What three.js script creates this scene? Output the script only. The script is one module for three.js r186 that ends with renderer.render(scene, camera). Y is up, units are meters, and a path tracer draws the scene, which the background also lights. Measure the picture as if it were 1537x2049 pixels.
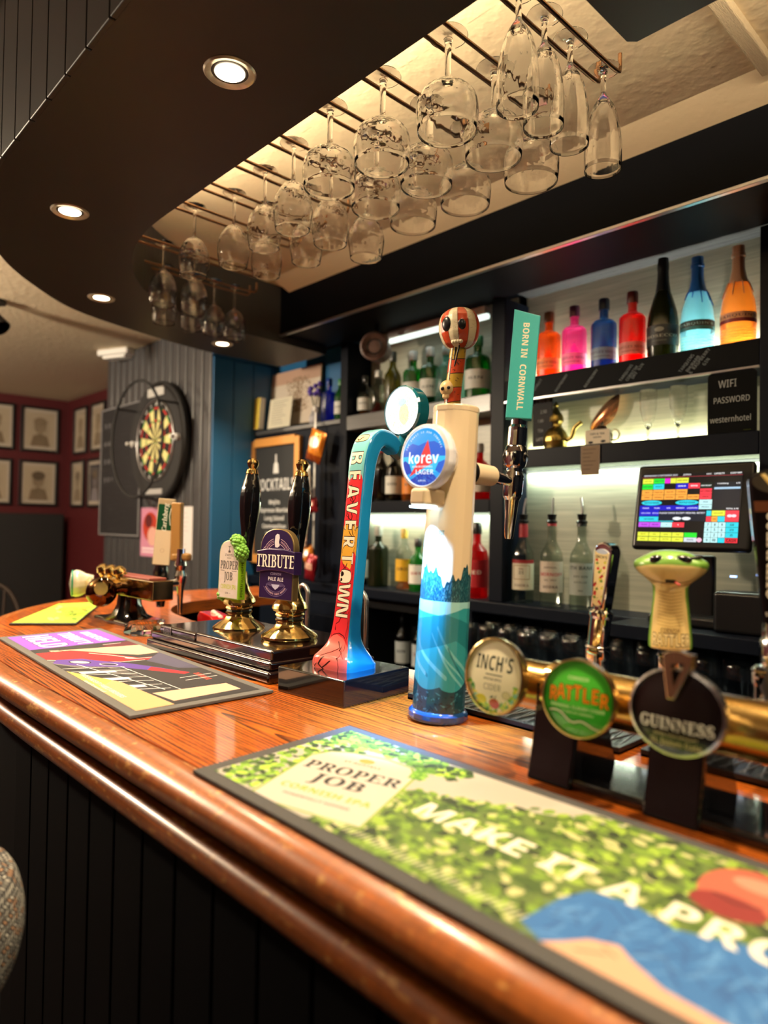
import * as THREE from 'three';
import { RoundedBoxGeometry } from 'three/addons/geometries/RoundedBoxGeometry.js';
import { mergeGeometries, toCreasedNormals } from 'three/addons/utils/BufferGeometryUtils.js';
import { RectAreaLightUniformsLib } from 'three/addons/lights/RectAreaLightUniformsLib.js';

// ---------------------------------------------------------------- camera, exposure, room light
const F = 1391, CX = 768.5, CY = 1024.5;                       // lens in pixels of the 1537 x 2049 frame
const EYE = new THREE.Vector3(0, 1.39, 0);
const RIGHT = new THREE.Vector3(0.689395, 0.015435, -0.724221), UP = new THREE.Vector3(0.003903, 0.999679, 0.025021), BACK = new THREE.Vector3(0.724375, -0.020076, 0.689114);
const scene = new THREE.Scene();
scene.background = new THREE.Color(0, 0, 0);
const camera = new THREE.PerspectiveCamera(2 * Math.atan(1024.5 / F) * 180 / Math.PI, 1537 / 2049, 0.05, 40);
camera.position.copy(EYE);
camera.quaternion.setFromRotationMatrix(new THREE.Matrix4().makeBasis(RIGHT, UP, BACK));
camera.focus = 1.32;
camera.userData.fStop = 2.4;
const renderer = new THREE.WebGLRenderer({ antialias: true });
renderer.toneMapping = THREE.LinearToneMapping;
renderer.toneMappingExposure = 1.08;
renderer.shadowMap.enabled = true;
RectAreaLightUniformsLib.init();
const WARM = new THREE.Color(1, 0.78, 0.5), COOL = new THREE.Color(0.86, 1, 0.8);
const COVE = 200;                                               // strength of the hidden cove lamps
const DOWN = 4.2;                                              // strength of one recessed downlight

// ---------------------------------------------------------------- helpers
const { sin, cos, PI, floor, min, max, abs, sqrt, pow, atan2, hypot } = Math;
const V = (x, y, z) => new THREE.Vector3(x, y, z);
let seed = 7;
const rnd = () => { seed = (seed * 1664525 + 1013904223) >>> 0; return seed / 4294967296; };
const rr = (a, b) => a + (b - a) * rnd();
// a pixel gives a direction; the plane that the thing stands on gives its distance
const ray = (px, py) => RIGHT.clone().multiplyScalar(px - CX).addScaledVector(UP, CY - py).addScaledVector(BACK, -F).normalize();
const onY = (px, py, y) => { const r = ray(px, py); return EYE.clone().addScaledVector(r, (y - EYE.y) / r.y); };
const onZ = (px, py, z) => { const r = ray(px, py); return EYE.clone().addScaledVector(r, (z - EYE.z) / r.z); };
const onX = (px, py, x) => { const r = ray(px, py); return EYE.clone().addScaledVector(r, (x - EYE.x) / r.x); };
const lin = (hex) => new THREE.Color(hex);
const fbmSeed = (s) => { const p = new Uint8Array(512); let q = s; for (let i = 0; i < 256; i++) p[i] = i; for (let i = 255; i > 0; i--) { q = (q * 1664525 + 1013904223) >>> 0; const j = q % (i + 1); [p[i], p[j]] = [p[j], p[i]]; } for (let i = 0; i < 256; i++) p[256 + i] = p[i]; return p; };
const PM = fbmSeed(11);
const vnoise = (x, y) => { const ix = floor(x), iy = floor(y); let fx = x - ix, fy = y - iy; fx = fx * fx * (3 - 2 * fx); fy = fy * fy * (3 - 2 * fy); const h = (a, b) => PM[(PM[a & 255] + b) & 255] / 255; return (h(ix, iy) * (1 - fx) + h(ix + 1, iy) * fx) * (1 - fy) + (h(ix, iy + 1) * (1 - fx) + h(ix + 1, iy + 1) * fx) * fy; };
const fbm = (x, y, o = 4) => { let s = 0, a = 0.5; for (let i = 0; i < o; i++) { s += a * vnoise(x, y); x = x * 2.03 + 17; y = y * 2.03 + 9; a *= 0.5; } return s; };

function canvasTex(w, h, draw, srgb = true) {
  const c = document.createElement('canvas'); c.width = w; c.height = h;
  draw(c.getContext('2d'), w, h);
  const t = new THREE.CanvasTexture(c);
  if (srgb) t.colorSpace = THREE.SRGBColorSpace;
  t.wrapS = t.wrapT = THREE.ClampToEdgeWrapping;
  return t;
}
function dataTex(w, h, f, srgb = true) {
  const d = new Uint8Array(w * h * 4);
  for (let y = 0; y < h; y++) for (let x = 0; x < w; x++) { const c = f(x / w, y / h, x, y), o = (y * w + x) * 4; d[o] = c[0]; d[o + 1] = c[1]; d[o + 2] = c[2]; d[o + 3] = 255; }
  const t = new THREE.DataTexture(d, w, h); t.magFilter = THREE.LinearFilter; t.wrapS = t.wrapT = THREE.RepeatWrapping;
  if (srgb) t.colorSpace = THREE.SRGBColorSpace;
  t.needsUpdate = true;
  return t;
}
function txt(g, s, x, y, size, fill, o = {}) {
  g.save(); g.translate(x, y); if (o.rot) g.rotate(o.rot); g.scale(o.sx ?? 1, o.sy ?? 1); if (o.skew) g.transform(1, 0, o.skew, 1, 0, 0);
  g.font = `${o.style ?? 'bold'} ${size}px ${o.font ?? 'sans-serif'}`; g.textAlign = o.align ?? 'center'; g.textBaseline = 'middle';
  if (o.stroke) { g.lineWidth = o.lw ?? 4; g.strokeStyle = o.stroke; g.lineJoin = 'round'; g.strokeText(s, 0, 0); }
  g.fillStyle = fill; g.fillText(s, 0, 0); g.restore();
}
function arcText(g, s, cx, cy, r, a0, a1, size, fill, inside = false, font = 'sans-serif') {
  g.font = `bold ${size}px ${font}`; g.fillStyle = fill; g.textAlign = 'center'; g.textBaseline = 'middle';
  [...s].forEach((ch, i) => { const a = a0 + (a1 - a0) * (s.length < 2 ? 0.5 : i / (s.length - 1)); g.save(); g.translate(cx + r * cos(a), cy + r * sin(a)); g.rotate(inside ? a - PI / 2 : a + PI / 2); g.fillText(ch, 0, 0); g.restore(); });
}
const poly = (g, pts, fill, stroke, lw = 3) => { g.beginPath(); pts.forEach((p, i) => (i ? g.lineTo(p[0], p[1]) : g.moveTo(p[0], p[1]))); g.closePath(); if (fill) { g.fillStyle = fill; g.fill(); } if (stroke) { g.strokeStyle = stroke; g.lineWidth = lw; g.stroke(); } };
const line = (g, pts, stroke, lw = 3) => { g.beginPath(); pts.forEach((p, i) => (i ? g.lineTo(p[0], p[1]) : g.moveTo(p[0], p[1]))); g.strokeStyle = stroke; g.lineWidth = lw; g.lineCap = 'round'; g.lineJoin = 'round'; g.stroke(); };
const ell = (g, x, y, rx, ry, fill, stroke, lw = 3, rot = 0) => { g.beginPath(); g.ellipse(x, y, rx, ry, rot, 0, PI * 2); if (fill) { g.fillStyle = fill; g.fill(); } if (stroke) { g.strokeStyle = stroke; g.lineWidth = lw; g.stroke(); } };
const rect = (g, x, y, w, h, fill) => { g.fillStyle = fill; g.fillRect(x, y, w, h); };

const P = (o) => { if (typeof o.color === 'string') o.color = lin(o.color); else if (Array.isArray(o.color)) o.color = new THREE.Color().setRGB(...o.color); return new THREE.MeshPhysicalMaterial({ side: THREE.DoubleSide, ...o }); };
const paint = (c, rough = 0.5, o = {}) => P({ color: c, roughness: rough, ...o });
const metal = (c, rough = 0.2) => P({ color: c, roughness: rough, metalness: 1 });
const printed = (map, rough = 0.5, o = {}) => P({ color: 0xffffff, map, roughness: rough, ...o });
const sheet = (c, rough = 0.05, tr = 1) => P({ color: c, roughness: rough, transmission: tr, thickness: 0, ior: 1.5 });

const used = new Map();
function numbered(n) { const k = used.get(n) ?? 0; used.set(n, k + 1); return k ? `${n}_${String(k).padStart(3, '0')}` : n; }
function mesh(name, geo, mat, parent) {
  const m = new THREE.Mesh(geo, mat); m.castShadow = m.receiveShadow = true;
  m.name = parent === scene ? numbered(name) : name;
  parent.add(m); return m;
}
function tag(o, label, category, group, kind) { if (label) o.userData.label = label; if (category) o.userData.category = category; if (group) o.userData.group = group; if (kind) o.userData.kind = kind; return o; }
function thing(name, label, category, pos, turn = 0, group) {
  const g = new THREE.Group(); g.name = numbered(name); scene.add(g);
  if (pos) g.position.copy(pos); g.rotation.y = turn;
  return tag(g, label, category, group);
}
function struct(name, geo, mat, label) { const m = mesh(name, geo, mat, scene); return tag(m, label, null, null, 'structure'); }
function structGroup(name, label) { const g = new THREE.Group(); g.name = numbered(name); scene.add(g); return tag(g, label, null, null, 'structure'); }
function copy(o, pos, label) { const c = o.clone(); c.name = numbered(o.name.replace(/_\d{3}$/, '')); scene.add(c); if (pos) c.position.copy(pos); if (label) c.userData.label = label; return c; }

const at = (g, x, y, z) => g.translate(x, y, z);
const box = (w, h, d, x = 0, y = 0, z = 0, r = 0) => (r ? new RoundedBoxGeometry(w, h, d, 3, min(r, w / 2.01, h / 2.01, d / 2.01)) : new THREE.BoxGeometry(w, h, d)).translate(x, y, z);
const span = (x0, x1, y0, y1, z0, z1, r = 0) => box(abs(x1 - x0), abs(y1 - y0), abs(z1 - z0), (x0 + x1) / 2, (y0 + y1) / 2, (z0 + z1) / 2, r);
const cyl = (r, h, x = 0, y = 0, z = 0, r2 = r, n = 32) => new THREE.CylinderGeometry(r2, r, h, n).translate(x, y, z);
function lathe(pts, n = 40, crease = 0.7, start = PI) {
  const p = pts.map((q) => new THREE.Vector2(max(q[0], 0), q[1])), ys = p.map((q) => q.y), y0 = min(...ys), y1 = max(...ys);
  let g = new THREE.LatheGeometry(p, n, start, PI * 2);
  const uv = g.attributes.uv, ps = g.attributes.position;
  for (let i = 0; i < uv.count; i++) uv.setY(i, (ps.getY(i) - y0) / (y1 - y0 || 1));
  return crease ? toCreasedNormals(g, crease) : g;
}
const smooth = (pts, n = 40) => new THREE.SplineCurve(pts.map((q) => new THREE.Vector2(q[0], q[1]))).getPoints(n).map((q) => [q.x, q.y]);
const tube = (pts, r, n = 32, k = 10, closed = false) => new THREE.TubeGeometry(new THREE.CatmullRomCurve3(pts, closed, 'centripetal'), n, r, k, closed);
const rod = (a, b, r, r2 = r, k = 16) => { const d = b.clone().sub(a), g = new THREE.CylinderGeometry(r2, r, d.length(), k); g.applyQuaternion(new THREE.Quaternion().setFromUnitVectors(V(0, 1, 0), d.clone().normalize())); const m = a.clone().add(b).multiplyScalar(0.5); return g.translate(m.x, m.y, m.z); };
const merge = (list) => { const l = list.map((g) => { g = g.index ? g.toNonIndexed() : g; for (const k of Object.keys(g.attributes)) if (!['position', 'normal', 'uv'].includes(k)) g.deleteAttribute(k); return g; }); return mergeGeometries(l); };
// a flat piece cut to a shape: group 0 carries the print (uv 0..1 over its bounds), group 1 the edge
function plate(shape, depth, bevel = 0.001, seg = 24) {
  const g = new THREE.ExtrudeGeometry(shape, { depth, bevelEnabled: bevel > 0, bevelThickness: bevel, bevelSize: bevel, bevelOffset: -bevel, bevelSegments: 2, curveSegments: seg });
  g.computeBoundingBox(); const b = g.boundingBox, p = g.attributes.position, u = g.attributes.uv;
  for (let i = 0; i < u.count; i++) u.setXY(i, (p.getX(i) - b.min.x) / (b.max.x - b.min.x), (p.getY(i) - b.min.y) / (b.max.y - b.min.y));
  return g;
}
function shapeOf(pts) { const s = new THREE.Shape(); pts.forEach((p, i) => (i ? s.lineTo(p[0], p[1]) : s.moveTo(p[0], p[1]))); s.closePath(); return s; }
function roundRect(w, h, r) { const s = new THREE.Shape(), x = -w / 2, y = -h / 2; s.moveTo(x + r, y); s.lineTo(x + w - r, y); s.quadraticCurveTo(x + w, y, x + w, y + r); s.lineTo(x + w, y + h - r); s.quadraticCurveTo(x + w, y + h, x + w - r, y + h); s.lineTo(x + r, y + h); s.quadraticCurveTo(x, y + h, x, y + h - r); s.lineTo(x, y + r); s.quadraticCurveTo(x, y, x + r, y); return s; }
function archShape(w, h, rise) { const s = new THREE.Shape(); s.moveTo(-w / 2, 0); s.lineTo(w / 2, 0); s.lineTo(w / 2, h - rise); s.quadraticCurveTo(w / 2, h, 0, h); s.quadraticCurveTo(-w / 2, h, -w / 2, h - rise); s.closePath(); return s; }
// a printed disc facing +z, uv over its bounds, slightly domed
function disc(r, dome = 0, ry = r, n = 48) {
  const rings = 6, pos = [], uv = [], idx = [];
  for (let j = 0; j <= rings; j++) for (let i = 0; i <= n; i++) { const a = i / n * 2 * PI, k = j / rings; pos.push(k * r * cos(a), k * ry * sin(a), dome * (1 - k * k)); uv.push(0.5 + 0.5 * k * cos(a), 0.5 + 0.5 * k * sin(a)); }
  for (let j = 0; j < rings; j++) for (let i = 0; i < n; i++) { const a = j * (n + 1) + i, b = a + n + 1; idx.push(a, b, a + 1, b, b + 1, a + 1); }
  const g = new THREE.BufferGeometry(); g.setAttribute('position', new THREE.Float32BufferAttribute(pos, 3)); g.setAttribute('uv', new THREE.Float32BufferAttribute(uv, 2)); g.setIndex(idx); g.computeVertexNormals(); return g;
}
const facing = (pts, n = 48) => lathe(pts, n, 0.6).rotateX(PI / 2);    // a lathe whose axis lies along +z
// part of a cylinder wall that carries a label (facing +z), slightly proud of the glass
function band(r, h, y, arc = PI, n = 24, a0 = 0) { const g = new THREE.CylinderGeometry(r, r, h, n, 1, true, -arc / 2 + a0, arc); return g.translate(0, y, 0); }

// shared materials
const NAVY = paint([0.006, 0.009, 0.017], 0.5, { specularIntensity: 0.25 }), BLACK = paint([0.006, 0.006, 0.007], 0.3), GLOSSBLACK = P({ color: [0.004, 0.004, 0.005], roughness: 0.12, clearcoat: 1, clearcoatRoughness: 0.05 }), MATTBLACK = paint([0.012, 0.012, 0.013], 0.7);
const CHROME = metal([0.86, 0.86, 0.88], 0.07), STEEL = metal([0.55, 0.55, 0.56], 0.28), BRASS = metal([0.86, 0.62, 0.24], 0.14), DARKBRASS = metal([0.45, 0.28, 0.1], 0.24), BRONZE = metal([0.23, 0.13, 0.075], 0.33), WHITE = paint([0.75, 0.75, 0.73], 0.5), CREAMP = P({ color: [0.72, 0.57, 0.38], roughness: 0.3, clearcoat: 0.4, clearcoatRoughness: 0.15 });
const GLASS = P({ color: 0xffffff, roughness: 0.02, transmission: 1, thickness: 0.002, ior: 1.5 });

// ---------------------------------------------------------------- the setting
const plasterBump = dataTex(512, 512, (u, v) => { const a = fbm(u * 24, v * 24, 5), b = pow(fbm(u * 60 + 5, v * 60, 3), 2), c = min(255, 255 * (a * 0.35 + b * 1.3)); return [c, c, c]; }, false);
plasterBump.repeat.set(0.9, 0.9);
const CREAM = P({ color: [0.74, 0.62, 0.43], roughness: 0.75, bumpMap: plasterBump, bumpScale: 0.0014 });
const brushed = dataTex(512, 512, (u, v) => { const k = 150 + 70 * fbm(u * 5, v * 160, 4); return [k, k, k]; }, false);
const SOFFIT = P({ color: [0.05, 0.047, 0.043], roughness: 0.42, specularIntensity: 0.6 });
const RED = paint([0.085, 0.006, 0.009], 0.6), GREY = paint([0.048, 0.048, 0.052], 0.38), BLUE = paint([0.018, 0.12, 0.28], 0.35), CARPET = paint([0.02, 0.012, 0.012], 0.95);
// box uv in metres for textured structure
function metreUV(g) { const p = g.attributes.position, n = g.attributes.normal, u = g.attributes.uv; for (let i = 0; i < p.count; i++) { const a = abs(n.getX(i)), b = abs(n.getY(i)); if (b > 0.7) u.setXY(i, p.getX(i), p.getZ(i)); else if (a > 0.7) u.setXY(i, p.getZ(i), p.getY(i)); else u.setXY(i, p.getX(i), p.getY(i)); } return g; }

struct('floor', span(-6.6, 1.6, -0.1, 0, -2.5, 2.6), CARPET, 'dark carpeted pub floor');
struct('ceiling', metreUV(span(-2.3, 1.6, 2.45, 2.55, -2.5, -0.46)), CREAM, 'cream textured plaster ceiling above the glass rack');
struct('ceiling_lounge', metreUV(span(-6.6, -2.3, 2.45, 2.55, -2.5, 2.6)), CREAM, 'cream plaster ceiling of the far lounge with red walls');
struct('ceiling_front', metreUV(span(-2.3, 1.6, 2.85, 2.95, -0.46, 2.6)), CREAM, 'raised cream ceiling on the drinkers side of the bar');
struct('wall_step', span(-2.32, -2.3, 2.45, 2.85, -0.44, 2.6), CREAM, 'short cream drop between the two ceiling heights');
struct('wall_left', span(-6.6, -6.4, 0, 2.45, -2.4, 2.6), RED, 'dark red wall at the far end of the lounge');
struct('wall_lounge', span(-6.4, -4.5, 0, 2.45, -2.4, -2.2), RED, 'dark red wall beside the dartboard panelling');
struct('wall_front', span(-6.6, 1.6, 0, 2.85, 2.5, 2.6), RED, 'dark red wall behind the drinkers');
struct('wall_right', span(1.5, 1.6, 0, 2.85, -2.5, 2.6), NAVY, 'dark navy wall at the near end of the bar');
struct('wall_back', span(-3.2, 1.6, 0, 2.45, -2.45, -2.3), NAVY, 'dark wall behind the back bar shelves');
const darts = structGroup('wall_dartboard', 'grey painted tongue and groove wall that carries the dartboard');
mesh('wall_core', span(-4.55, -3.205, 0, 2.45, -2.3, -1.822), GREY, darts);
{
  const g = [0.08, 0.083].map((w) => box(w, 2.45, 0.03, 0, 1.225, 0, 0.013)); let k = 0;
  for (let x = -4.5; x < -3.2; x += 0.09) { const m = mesh('board', g[k++ % 2], GREY, darts); m.position.set(x, 0, -1.816); }
}
const bw = structGroup('wall_blue', 'deep blue painted side panel between the grey wall and the back bar');
mesh('wall_core', span(-3.21, -3.2, 0, 2.45, -2.3, -1.81), BLUE, bw);
{ const g = span(-3.2, -3.19, 0, 2.25, -0.058, 0.058, 0.003); for (let z = -1.87; z > -2.28; z -= 0.12) { const m = mesh('board', g, BLUE, bw); m.position.z = z; } }
struct('ceiling_recess', span(-3.19, -2.9, 2.26, 2.3, -2.3, -1.8), BLUE, 'blue painted underside above the far end of the back bar');

// dropped soffit that follows the bar, open in the middle for the glass racks
const V2 = (a) => a.map((p) => new THREE.Vector2(p[0], p[1]));
const outerCurve = new THREE.SplineCurve(V2([[-1.6, -0.44], [-1.85, -0.447], [-2.12, -0.497], [-2.345, -0.594], [-2.541, -0.738], [-2.745, -0.959], [-2.864, -1.271], [-2.945, -1.6], [-2.95, -1.81]])).getPoints(48);
const innerCurve = new THREE.SplineCurve(V2([[-2.56, -1.78], [-2.54, -1.5], [-2.48, -1.26], [-2.365, -1.083], [-2.204, -0.955], [-2.012, -0.868], [-1.824, -0.831], [-1.6, -0.825]])).getPoints(40);
const soffitOutline = [[1.5, -0.44], ...outerCurve.map((p) => [p.x, p.y]), [-2.95, -2.06], [-2.58, -2.06], ...innerCurve.map((p) => [p.x, p.y]), [-0.555, -0.82], [-0.555, -1.068], [-0.543, -1.08], [1.5, -1.08]];
function slab(outline, y0, y1, bevel = 0) {                     // an outline in x, z raised from y0 to y1; uv in metres
  const s = shapeOf(outline.map(([x, z]) => [x, -z]));
  const g = new THREE.ExtrudeGeometry(s, { depth: y1 - y0, bevelEnabled: bevel > 0, bevelThickness: bevel, bevelSize: bevel, bevelOffset: -bevel, bevelSegments: 2 });
  return g.rotateX(-PI / 2).translate(0, y0, 0);
}
const soffit = structGroup('ceiling_soffit', 'dark dropped soffit that curves round above the bar');
mesh('soffit_body', slab(soffitOutline, 2.2, 2.45), SOFFIT, soffit);
mesh('fascia_backing', span(-2.3, 1.5, 2.45, 2.85, -0.5, -0.442), SOFFIT, soffit);
{ const g = span(-0.0485, 0.0485, 2.2, 2.85, -0.442, -0.43, 0.003); for (let x = 0.24; x > -2; x -= 0.1) { const m = mesh('fascia_board', g, SOFFIT, soffit); m.position.x = x; } }
const bulk = structGroup('ceiling_bulkhead', 'black bulkhead above the back bar shelves');
mesh('bulkhead_rear', span(-3.19, 1.5, 2.278, 2.45, -2.3, -2.05), NAVY, bulk); mesh('bulkhead_body', span(-2.58, 1.5, 2.232, 2.45, -2.05, -1.78), P({ color: [0.004, 0.005, 0.008], roughness: 0.55, specularIntensity: 0.12 }), bulk);
mesh('edge_strip', span(-2.56, 1.5, 2.226, 2.236, -1.79, -1.774, 0.002), STEEL, bulk);
{ const g = new THREE.ExtrudeGeometry(shapeOf([[0, 0], [0.09, 0], [0, -0.04]]), { depth: 4.0, bevelEnabled: false }).rotateY(PI / 2).scale(1, 1, -1); struct('trim_cove', metreUV(toCreasedNormals(g.translate(-2.5, 2.45, -1.78), 0.3)), CREAM, 'cream plaster cove where the ceiling meets the black bulkhead'); }
struct('trim_batten', span(-0.553, -0.52, 2.43, 2.452, -1.7, -1.08, 0.004), CREAM, 'cream batten across the ceiling');

// ---------------------------------------------------------------- the bar
const oak = dataTex(2048, 1024, (u, v) => {
  const x = u * 1.6, z = v * 0.64, plank = floor(z / 0.16), px = x + plank * 3.7, pz = z - plank * 0.16 - 0.08;
  const warp = fbm(px * 1.1 + 3, z * 5, 3) * 0.3 + fbm(px * 4, z * 16, 3) * 0.035;
  const cath = sqrt(pz * pz * 5 + 0.0018) + 0.17 * sin(px * 1.9 + plank * 2.1) * 0.35 + warp * 0.28;
  let ring = (cath * 74) % 1; if (ring < 0) ring += 1;
  const edge = pow(ring, 2.6), pore = pow(fbm(px * 16, z * 420, 3), 2.0) * 3.4 * (0.2 + 0.8 * edge), dark = min(1, edge * 0.45 + pore * 0.85), tone = 0.82 + 0.36 * fbm(px * 2.3 + plank * 9, z * 7, 3);
  const m = (a, b) => (a + (b - a) * dark) * tone;
  return [min(255, m(212, 44)), min(255, m(106, 15)), min(255, m(20, 3))];
});
oak.repeat.set(1 / 1.6, 1 / 0.64);
const oakRough = dataTex(512, 512, (u, v) => { const k = 70 + 90 * fbm(u * 9, v * 9, 5); return [k, k, k]; }, false);
const OAK = P({ color: 0xffffff, map: oak, roughness: 0.5, specularIntensity: 0.35, clearcoat: 0.6, clearcoatRoughness: 0.1, bumpMap: oak, bumpScale: 0.0004 });
const wornOak = dataTex(2048, 256, (u, v) => {
  const g = fbm(u * 30, v * 60, 4), chip = max(0, fbm(u * 90 + 3, v * 14, 5) - 0.62) * 7, streak = fbm(u * 260, v * 6, 3), k = 0.6 + 0.5 * g + 0.25 * streak;
  const c = min(1, chip); return [min(255, (164 * k) * (1 - c) + 206 * c), min(255, (88 * k) * (1 - c) + 150 * c), min(255, (28 * k) * (1 - c) + 84 * c)];
});
wornOak.repeat.set(1 / 1.4, 1);
const NOSE = P({ color: 0xffffff, map: wornOak, roughness: 0.36, clearcoat: 0.5, clearcoatRoughness: 0.2 }), DARKOAK = paint([0.03, 0.012, 0.006], 0.4);
const groove = [...[[0.95, -0.418], [-1.35, -0.418]].map((p) => new THREE.Vector2(...p)), ...new THREE.SplineCurve(V2([[-1.45, -0.419], [-1.75, -0.44], [-2.05, -0.515], [-2.28, -0.625], [-2.48, -0.765], [-2.635, -0.93], [-2.71, -1.1], [-2.73, -1.29], [-2.72, -1.5], [-2.72, -1.8]])).getPoints(50)];
const backCurve = new THREE.SplineCurve(V2([[-2.4, -1.8], [-2.4, -1.45], [-2.33, -1.22], [-2.15, -1.08], [-1.9, -1.02]])).getPoints(24);
function sweep(profile, path = groove) {
  const pos = [], uv = [], idx = []; let len = 0; const m = profile.length;
  path.forEach((p, i) => {
    const a = path[max(0, i - 1)], b = path[min(path.length - 1, i + 1)], l = hypot(b.x - a.x, b.y - a.y), tx = (b.x - a.x) / l, tz = (b.y - a.y) / l;
    if (i) len += hypot(p.x - a.x, p.y - a.y);
    profile.forEach(([o, y], j) => { pos.push(p.x + tz * o, y, p.y - tx * o); uv.push(len, j / (m - 1)); });
  });
  for (let i = 0; i < path.length - 1; i++) for (let j = 0; j < m - 1; j++) { const a = i * m + j, b = a + m; idx.push(a, a + 1, b, b, a + 1, b + 1); }
  const g = new THREE.BufferGeometry(); g.setAttribute('position', new THREE.Float32BufferAttribute(pos, 3)); g.setAttribute('uv', new THREE.Float32BufferAttribute(uv, 2)); g.setIndex(idx); g.computeVertexNormals(); return g;
}
const arcP = (cx, cy, r, a0, a1, n = 12) => Array.from({ length: n + 1 }, (_, i) => { const a = a0 + (a1 - a0) * i / n; return [cx + r * cos(a), cy + r * sin(a)]; });
const bar = thing('bar_counter', 'varnished oak bar counter with rounded worn edge and dark panelled front', 'bar');
mesh('worktop', slab([...groove.map((p) => [p.x, p.y]), ...backCurve.map((p) => [p.x, p.y]), [0.95, -1.02]], 1.058, 1.1), OAK, bar);
tag(mesh('nosing', sweep([[0.0012, 1.0975], [0.004, 1.1], [0.014, 1.1012], [0.03, 1.0985], [0.042, 1.091], [0.047, 1.079], [0.043, 1.068], [0.03, 1.06], [0, 1.057]]), NOSE, bar), 'rounded worn oak edge');
mesh('cove_moulding', sweep([[0, 1.058], [0.02, 1.056], [0.012, 1.049], [0.006, 1.042], [0.008, 1.036], [0, 1.034]]), DARKOAK, bar);
tag(mesh('bead_moulding', sweep(arcP(0.016, 1.02, 0.018, PI * 0.62, -PI * 0.62)), NOSE, bar), 'scuffed oak half round bead');
tag(mesh('lower_bead', sweep(arcP(0.006, 0.995, 0.008, PI * 0.6, -PI * 0.6)), NOSE, bar), 'thin oak bead');
const PANELB = P({ color: [0.0022, 0.0022, 0.003], roughness: 0.7, specularIntensity: 0.15 });
mesh('front_panel', sweep([[-0.008, 1.06], [-0.008, 0.0]]), PANELB, bar);
mesh('plinth', sweep([[0.012, 0.12], [0.016, 0.11], [0.016, 0.0], [-0.008, 0]]), NAVY, bar);
{ const g = span(-0.044, 0.044, 0.12, 0.987, 0, 0.012, 0.003); for (let x = 0.9; x > -1.42; x -= 0.092) { const m = mesh('panel_board', g, PANELB, bar); m.position.set(x, 0, -0.428); } }

// ---------------------------------------------------------------- lamps
const ringGeo = lathe([[0.03, 0.004], [0.034, -0.001], [0.044, -0.004], [0.047, -0.001], [0.047, 0.001], [0.03, 0.004]], 40), bowlGeo = lathe([[0.016, 0.0005], [0.027, 0.001], [0.031, 0.004]], 32), bulbGeo = disc(0.027, 0.003).rotateX(PI / 2);
const BULB = P({ color: [1, 0.9, 0.75], emissive: new THREE.Color(1, 0.8, 0.52), emissiveIntensity: 14, roughness: 0.4 });
const RIMW = paint([0.6, 0.5, 0.36], 0.35, { metalness: 0.6 });
function downlight(x, z, label, y = 2.2, power = DOWN) {
  const t = thing('downlight', label, 'ceiling light', V(x, y, z), 0, 'recessed downlights');
  mesh('trim_ring', ringGeo, RIMW, t); mesh('bulb', bulbGeo, BULB, t).position.y = -0.001;
  const s = new THREE.SpotLight(WARM, power, 0, 1.15, 0.7, 2); s.position.set(0, -0.012, 0); s.target.position.set(0, -1, 0); s.castShadow = true; s.shadow.radius = 1.2; s.name = 'downlight_beam';
  t.add(s); t.add(s.target);
}
const DL = 'recessed warm downlight in the dark soffit over the bar';
for (const [px, py] of [[460, 145], [140, 423]]) { const p = onY(px, py, 2.2); downlight(p.x, p.z, DL); }
for (const x of [-0.3, 0.5]) downlight(x, -0.64, DL);
for (const x of [0.2, 0.85]) downlight(x, -1.42, 'recessed downlight in the cream ceiling behind the bar', 2.45, 3);
{ const p = onY(203, 596, 2.2); downlight(p.x, p.z, 'recessed downlight where the soffit starts to curve'); const q = onY(445, 688, 2.2); downlight(q.x, q.z, 'recessed downlight at the far end of the curved soffit'); }
// strip lamp on the inner face of the soffit, above the racks
const tubeMat = (c, k) => P({ color: [0.9, 0.9, 0.85], emissive: c, emissiveIntensity: k, roughness: 0.4 });
function area(color, power, w, h, pos, look, parent) { const l = new THREE.RectAreaLight(color, power, w, h); l.name = 'strip_glow'; parent.add(l); l.position.copy(pos); parent.updateMatrixWorld(); l.lookAt(look.clone().applyMatrix4(parent.matrixWorld)); return l; }
for (const [x, z, w, label] of [[-1.3, -0.84, 1.44, 'warm cove lamp fixed inside the soffit above the glass racks'], [0.35, -1.09, 1.7, 'warm cove lamp on the back of the soffit return']]) {
  const t = thing('cove_lamp', label, 'lamp', V(x, 2.345, z));
  mesh('cove_trough', merge([span(-w / 2, w / 2, -0.014, -0.008, -0.05, 0.01), span(-w / 2, w / 2, -0.014, 0.008, -0.052, -0.046)]), SOFFIT, t); mesh('light_tube', new THREE.CylinderGeometry(0.006, 0.006, w * 0.98, 12).rotateZ(PI / 2).translate(0, 0, -0.02), tubeMat(new THREE.Color(1, 0.8, 0.5), 6), t);
  area(WARM, COVE, w * 0.98, 0.016, V(0, 0.008, -0.022), V(0, 1, -0.75), t);
}
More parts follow.
